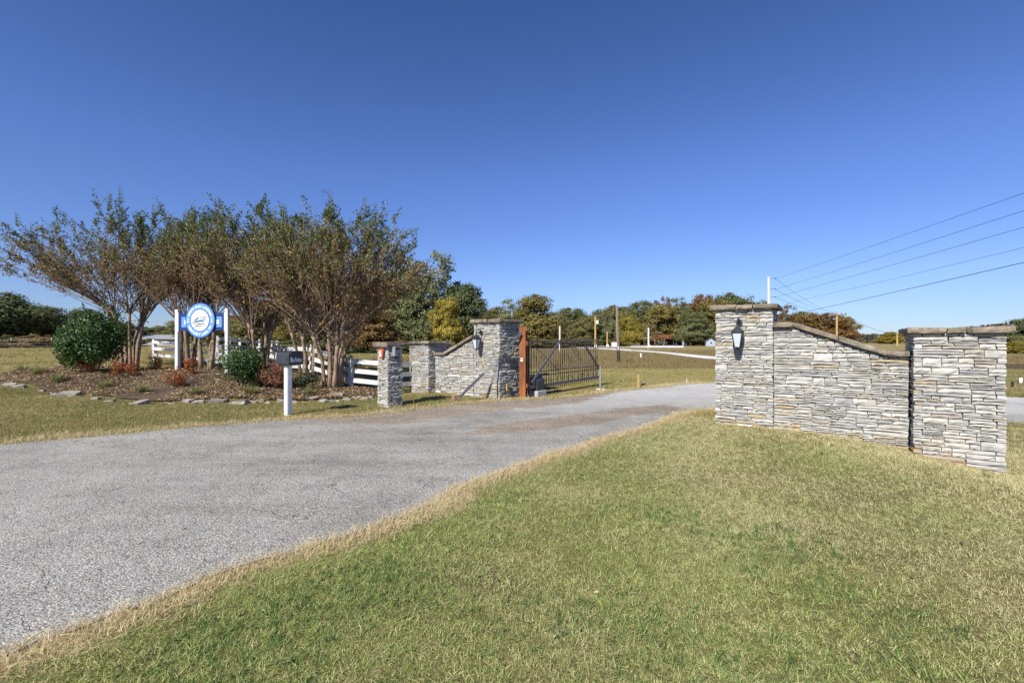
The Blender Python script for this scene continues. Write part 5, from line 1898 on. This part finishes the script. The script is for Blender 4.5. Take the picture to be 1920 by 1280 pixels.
# ------------------------------------------------------------------ grass, straw and leaf litter
def tuft_coll(name, meshes):
    c = bpy.data.collections.new(name)
    for m_ in meshes:
        c.objects.link(bpy.data.objects.new(name + '_tuft', m_))
    return c
_gr = np.random.RandomState(66)
C_LAWN = tuft_coll('lawn', [blades('blades', _gr, 15, .035, .010, .036, .0034, 1.7, M['grass'], 3, .48) for _ in range(7)])
C_WEED = tuft_coll('weed', [blades('blades', _gr, 12, .03, .03, .075, .0065, 1.5, M['weed'], 3, .35) for _ in range(4)])
C_VERGE = tuft_coll('verge', [blades('blades', _gr, 14, .055, .015, .045, .006, 1.8, M['verge'], 3, .5) for _ in range(6)])
C_STRAW = tuft_coll('straw', [blades('blades', _gr, 12, .06, .02, .085, .0036, 2.3, M['straw'], 3, .5) for _ in range(6)])
C_FIELD = tuft_coll('field', [blades('blades', _gr, 22, .16, .10, .30, .014, 1.0, M['field_grass'], 3, .5) for _ in range(5)])
def litter(seed, n, R, size, mat):
    r = np.random.RandomState(seed)
    P = np.stack([r.uniform(-R, R, n), r.uniform(-R, R, n), r.uniform(.003, .03, n)], axis=1)
    D = unit(np.stack([r.randn(n), r.randn(n), r.randn(n) * .25], axis=1))
    N = unit(np.stack([r.randn(n) * .4, r.randn(n) * .4, np.ones(n)], axis=1))
    L = size * r.uniform(.6, 1.4, n)
    me = leaf_mesh('litter', P, D, N, L, L * .55, r.rand(n), .18)
    me.materials.append(mat)
    return me
C_LITTER = tuft_coll('litter', [litter(s, 9, .14, .06, M['dead_leaf']) for s in range(5)])
C_LEAF = tuft_coll('leaf', [litter(40 + s, 1, .01, .038, M['dead_leaf']) for s in range(4)])
def _pm():
    t = NT('driveway_pebble')
    r = t.n('ShaderNodeObjectInfo').outputs['Random']
    return t.bsdf(t.ramp(r, [(0, (.15, .13, .105)), (.4, (.27, .25, .215)), (.8, (.37, .35, .315)), (1, (.48, .46, .43))]), .9)
M['pebble'] = _pm()
def pebble_meshes():
    out = []
    for s in range(5):
        me = rock(random.Random(s), 1, .8, .6, 'pebble')
        me.materials.append(M['pebble'])
        out.append(me)
    return out
def pebble_coll():
    c = bpy.data.collections.new('pebbles')
    for i, me in enumerate(pebble_meshes()):
        o = bpy.data.objects.new('pebble_kind', me)
        k = (.31, .24, .35, .21, .28)[i]
        o.color = (k, k * (.97 if i != 3 else .85), k * (.93 if i != 3 else .7), 1)
        c.objects.link(o)
    return c
C_PEB = pebble_coll()

def scatter_group(name, coll, smin, smax, tilt, seed):
    ng = bpy.data.node_groups.new(name, 'GeometryNodeTree')
    ng.interface.new_socket('Geometry', in_out='INPUT', socket_type='NodeSocketGeometry')
    ng.interface.new_socket('Geometry', in_out='OUTPUT', socket_type='NodeSocketGeometry')
    N, L = ng.nodes, ng.links
    gi, go = N.new('NodeGroupInput'), N.new('NodeGroupOutput')
    dp = N.new('GeometryNodeDistributePointsOnFaces')
    dp.distribute_method = 'RANDOM'
    dp.inputs['Seed'].default_value = seed
    at_ = N.new('GeometryNodeInputNamedAttribute'); at_.data_type = 'FLOAT'; at_.inputs['Name'].default_value = 'dens'
    L.new(gi.outputs[0], dp.inputs['Mesh'])
    L.new(at_.outputs[0], dp.inputs['Density'])
    ci = N.new('GeometryNodeCollectionInfo')
    ci.inputs['Collection'].default_value = coll
    ci.inputs['Separate Children'].default_value = True
    ci.inputs['Reset Children'].default_value = True
    ip = N.new('GeometryNodeInstanceOnPoints')
    ip.inputs['Pick Instance'].default_value = True
    L.new(dp.outputs['Points'], ip.inputs['Points'])
    L.new(ci.outputs[0], ip.inputs['Instance'])
    rv = N.new('FunctionNodeRandomValue'); rv.data_type = 'FLOAT_VECTOR'
    rv.inputs[0].default_value = (-tilt, -tilt, 0); rv.inputs[1].default_value = (tilt, tilt, 6.283)
    rv.inputs['Seed'].default_value = seed + 1
    L.new(rv.outputs[0], ip.inputs['Rotation'])
    rs = N.new('FunctionNodeRandomValue'); rs.data_type = 'FLOAT'
    rs.inputs[2].default_value = smin; rs.inputs[3].default_value = smax
    rs.inputs['Seed'].default_value = seed + 2
    a2 = N.new('GeometryNodeInputNamedAttribute'); a2.data_type = 'FLOAT'; a2.inputs['Name'].default_value = 'gsc'
    mu = N.new('ShaderNodeMath'); mu.operation = 'MULTIPLY'
    L.new(rs.outputs[1], mu.inputs[0]); L.new(a2.outputs[0], mu.inputs[1])
    L.new(mu.outputs[0], ip.inputs['Scale'])
    L.new(ip.outputs[0], go.inputs[0])
    return ng

def value_noise(X, Y, s, seed):
    r = np.random.RandomState(seed)
    out = np.zeros_like(X)
    for k in range(6):
        a, f, p = r.uniform(0, PI * 2), s * r.uniform(.5, 2.2), r.uniform(0, 6.28)
        out += np.sin((X * math.cos(a) + Y * math.sin(a)) * f + p)
    return out / 6

def scatter(name, label, coll, x0, x1, y0, y1, step, dens, gsc, smin=.7, smax=1.3, tilt=.25, seed=1, lift=0.0, cat='grass'):
    xs, ys = np.arange(x0, x1 + step, step), np.arange(y0, y1 + step, step)
    X, Y = np.meshgrid(xs, ys, indexing='ij')
    Z = terr_np(X, Y) + lift
    m = len(ys)
    i, j = np.meshgrid(np.arange(len(xs) - 1), np.arange(m - 1), indexing='ij')
    a = (i * m + j).ravel()
    F = np.stack([a, a + m, a + m + 1, a + 1], axis=1)
    D = np.clip(dens(X, Y), 0, None).ravel()
    keep = D[F].max(1) > 0
    F = F[keep]
    V = np.stack([X, Y, Z], axis=-1).reshape(-1, 3)
    used = np.unique(F)
    rem = np.full(len(V), -1); rem[used] = np.arange(len(used))
    me = np_mesh(name, V[used], rem[F])
    for nm, val in (('dens', D[used]), ('gsc', np.broadcast_to(gsc(X, Y), X.shape).ravel()[used])):
        at_ = me.attributes.new(nm, 'FLOAT', 'POINT')
        at_.data.foreach_set('value', val.astype(np.float32))
    o = link(name, me)
    tag(o, label, cat, kind='stuff')
    md = o.modifiers.new('scatter', 'NODES')
    md.node_group = scatter_group(name, coll, smin, smax, tilt, seed)
    return o

def boxes_mask(X, Y):
    """true where masonry stands"""
    out = np.zeros(X.shape, bool)
    for (o, u, n, a, b, d) in ((OR_, UR, NR, -.0, tE0, .55), (OR_, UR, NR, 0, .97, .95), (OR_ + NR * .3, UR, NR, tE0, tE1, .95), (OL, UL, NL, tP, 0, .88), (OL, UL, NL, tQ1, tP, .5), (OL + NL * .25, UL, NL, tQ0, tQ1, .9), (_c, UL, NL, 0, .44, .43)):
        s = (X - o.x) * u.x + (Y - o.y) * u.y
        t = -((X - o.x) * n.x + (Y - o.y) * n.y)
        out |= (s > a) & (s < b) & (t > 0) & (t < d)
    return out
def free(X, Y):
    return ~pip(X, Y, DRIVE_POLY) & ~pip(X, Y, BED_POLY) & ~boxes_mask(X, Y)
rngd = lambda X, Y: np.sqrt(X * X + Y * Y)
in_view = lambda X, Y, m=2.2: (np.abs(X) < 1.2 * Y + m)

def d_lawn(X, Y):
    d = dist_line(X, Y, DR_LOW)
    f = free(X, Y) & in_view(X, Y) & (X > -4)
    k = np.clip((3.6 / rngd(X, Y)) ** 1.3, .16, 1.0)
    cl = np.zeros_like(X)
    for (t_, p_, s_) in ((tE0 + .05, .34, .2), (tE0 + .35, .42, .22), (tE0 + .65, .46, .2)):
        q = onR(t_, p_)
        cl = np.maximum(cl, np.exp(-(((X - q.x) ** 2 + (Y - q.y) ** 2) / s_ ** 2)))
    f = f * np.clip(1.15 - 1.3 * cl, 0, 1)
    return f * 2500 * k * np.clip((d - .03) / .3, .12, 1) * np.clip(.8 + .5 * value_noise(X, Y, 1.6, 4), .35, 1.2)
scatter('lawn_grass', 'short mown lawn of green and straw coloured blades in front of the stone wall', C_LAWN, -3.5, 13, .8, 9.4, .1, d_lawn, lambda X, Y: np.clip(.75 + rngd(X, Y) * .075, .8, 1.5), smin=.5, smax=1.45, tilt=.5, seed=10)
def d_weed(X, Y):
    f = free(X, Y) & in_view(X, Y) & (dist_line(X, Y, DR_LOW) > .5)
    n = value_noise(X, Y, 2.3, 41) + .6 * value_noise(X, Y, 7.0, 42) + .12 * np.clip(2.5 - X, -2, 3)
    return f * 300 * np.clip((n - .26) * 2.2, 0, 1) * np.clip((3.6 / rngd(X, Y)) ** 1.2, .2, 1)
scatter('coarse_weeds', 'patches of coarser dark green weed grass in the lawn', C_WEED, -3.5, 13, .8, 9.4, .1, d_weed, lambda X, Y: np.clip(.7 + rngd(X, Y) * .06, .7, 1.3), tilt=.4, seed=15)
def d_straw(X, Y):
    d = np.minimum(dist_line(X, Y, DR_LOW), 9)
    f = in_view(X, Y) & ~boxes_mask(X, Y) & (X < 6) & (Y < 11)
    inside = pip(X, Y, DRIVE_POLY)
    nz = value_noise(X, Y, 3.0, 9)
    w = np.where(inside, np.clip(1 - d / (.05 + .05 * nz), 0, 1), np.clip(1.1 - d / (.22 + .17 * nz), 0, 1))
    return f * 1500 * w
scatter('dry_straw', 'dry straw grass along the edge of the driveway and lawn', C_STRAW, -4, 6, 1.3, 11, .06, d_straw, lambda X, Y: np.clip(.8 + rngd(X, Y) * .05, .8, 1.3), tilt=.5, seed=20, lift=.012)
def d_verge(X, Y):
    f = free(X, Y) & in_view(X, Y) & ((Y > 6) & (X < .2) | (Y > 10.0))
    f &= ~((X > 3.5) & (Y < 10))
    k = np.clip((8 / rngd(X, Y)) ** 1.2, .2, 1)
    return f * 520 * k * np.clip(.85 + .5 * value_noise(X, Y, 1.1, 5), .3, 1.3)
scatter('verge_grass', 'mown grass between the driveway, the mulch bed and the left stone wall', C_VERGE, -17, 3.5, 4, 17, .15, d_verge, lambda X, Y: .9 + rngd(X, Y) * .03, seed=30)
def d_dryv(X, Y):
    d = dist_line(X, Y, DR_UP)
    nz = value_noise(X, Y, 2.0, 19)
    inside = pip(X, Y, DRIVE_POLY)
    w = np.where(inside, np.clip(1 - d / .08, 0, 1), np.clip(1 - d / (.4 + .25 * nz), 0, 1) * (~boxes_mask(X, Y)))
    return in_view(X, Y) * 420 * w
scatter('dry_verge', 'dry straw grass along the far edge of the driveway', C_STRAW, -14, 9, 4, 17.5, .1, d_dryv, lambda X, Y: .95 + rngd(X, Y) * .03, tilt=.5, seed=35, lift=.012)
def d_far(X, Y):
    f = free(X, Y) & in_view(X, Y) & (Y > 9) & ((X > -2.5) | (Y > 16)) & ((Y < 25.4 + .015 * X) | (X < -4))
    return f * 260 * np.clip((11 / rngd(X, Y)) ** 1.7, .04, 1)
scatter('meadow_grass', 'mown olive grass of the fields beyond the fence and gate', C_VERGE, -40, 26, 9, 46, .5, d_far, lambda X, Y: 1.1 + rngd(X, Y) * .035, seed=40)
def d_field(X, Y):
    f = ((Y > 25.6 + .015 * X) & (X > -3)) | ((Y > 20) & (X > -8) & (X <= -3))
    f &= in_view(X, Y)
    lane = np.minimum(dist_line(X, Y, _fl), dist_line(X, Y, _fu))
    return f * (lane > 1.6) * 9 * np.clip((28 / rngd(X, Y)) ** 1.6, .05, 1)
scatter('field_grass', 'tall dry brown grass of the field beyond the gate', C_FIELD, -9, 48, 20, 80, .8, d_field, lambda X, Y: .8 + rngd(X, Y) * .006, seed=50)
def d_litter(X, Y):
    f = pip(X, Y, BED_POLY)
    return f * np.clip(52 + 100 * value_noise(X, Y, .8, 7) + 22 * (X > -9), 4, 150)
scatter('fallen_leaves', 'brown fallen leaves strewn over the dark mulch bed', C_LITTER, -18, -3.4, 11, 18.2, .2, d_litter, lambda X, Y: np.ones_like(X), seed=60, lift=.04, tilt=.15, cat='leaves')
def d_leaf(X, Y):
    return (free(X, Y) & in_view(X, Y)) * np.where(Y < 9, 1.6, 7.0)
scatter('stray_leaves', 'single dead leaves scattered over the grass', C_LEAF, -14, 8, 1.8, 14, .3, d_leaf, lambda X, Y: np.ones_like(X), seed=70, lift=.04, tilt=.3, cat='leaves')
def d_peb(X, Y):
    f = pip(X, Y, DRIVE_POLY) & in_view(X, Y)
    du, dl = dist_line(X, Y, DR_UP), dist_line(X, Y, DR_LOW)
    loose = 420 * np.clip(1 - du / 1.1, 0, 1) * np.exp(-((X + .5) / 4.5) ** 2) + 420 * np.clip(1 - dl / .5, 0, 1) * (X > .4) + 1.5
    return f * loose
scatter('loose_gravel', 'loose pale gravel stones along the edges of the driveway', C_PEB, -12, 12, 1.8, 17, .12, d_peb, lambda X, Y: np.full_like(X, .007), .5, 1.5, .5, seed=80, lift=.024, cat='gravel')
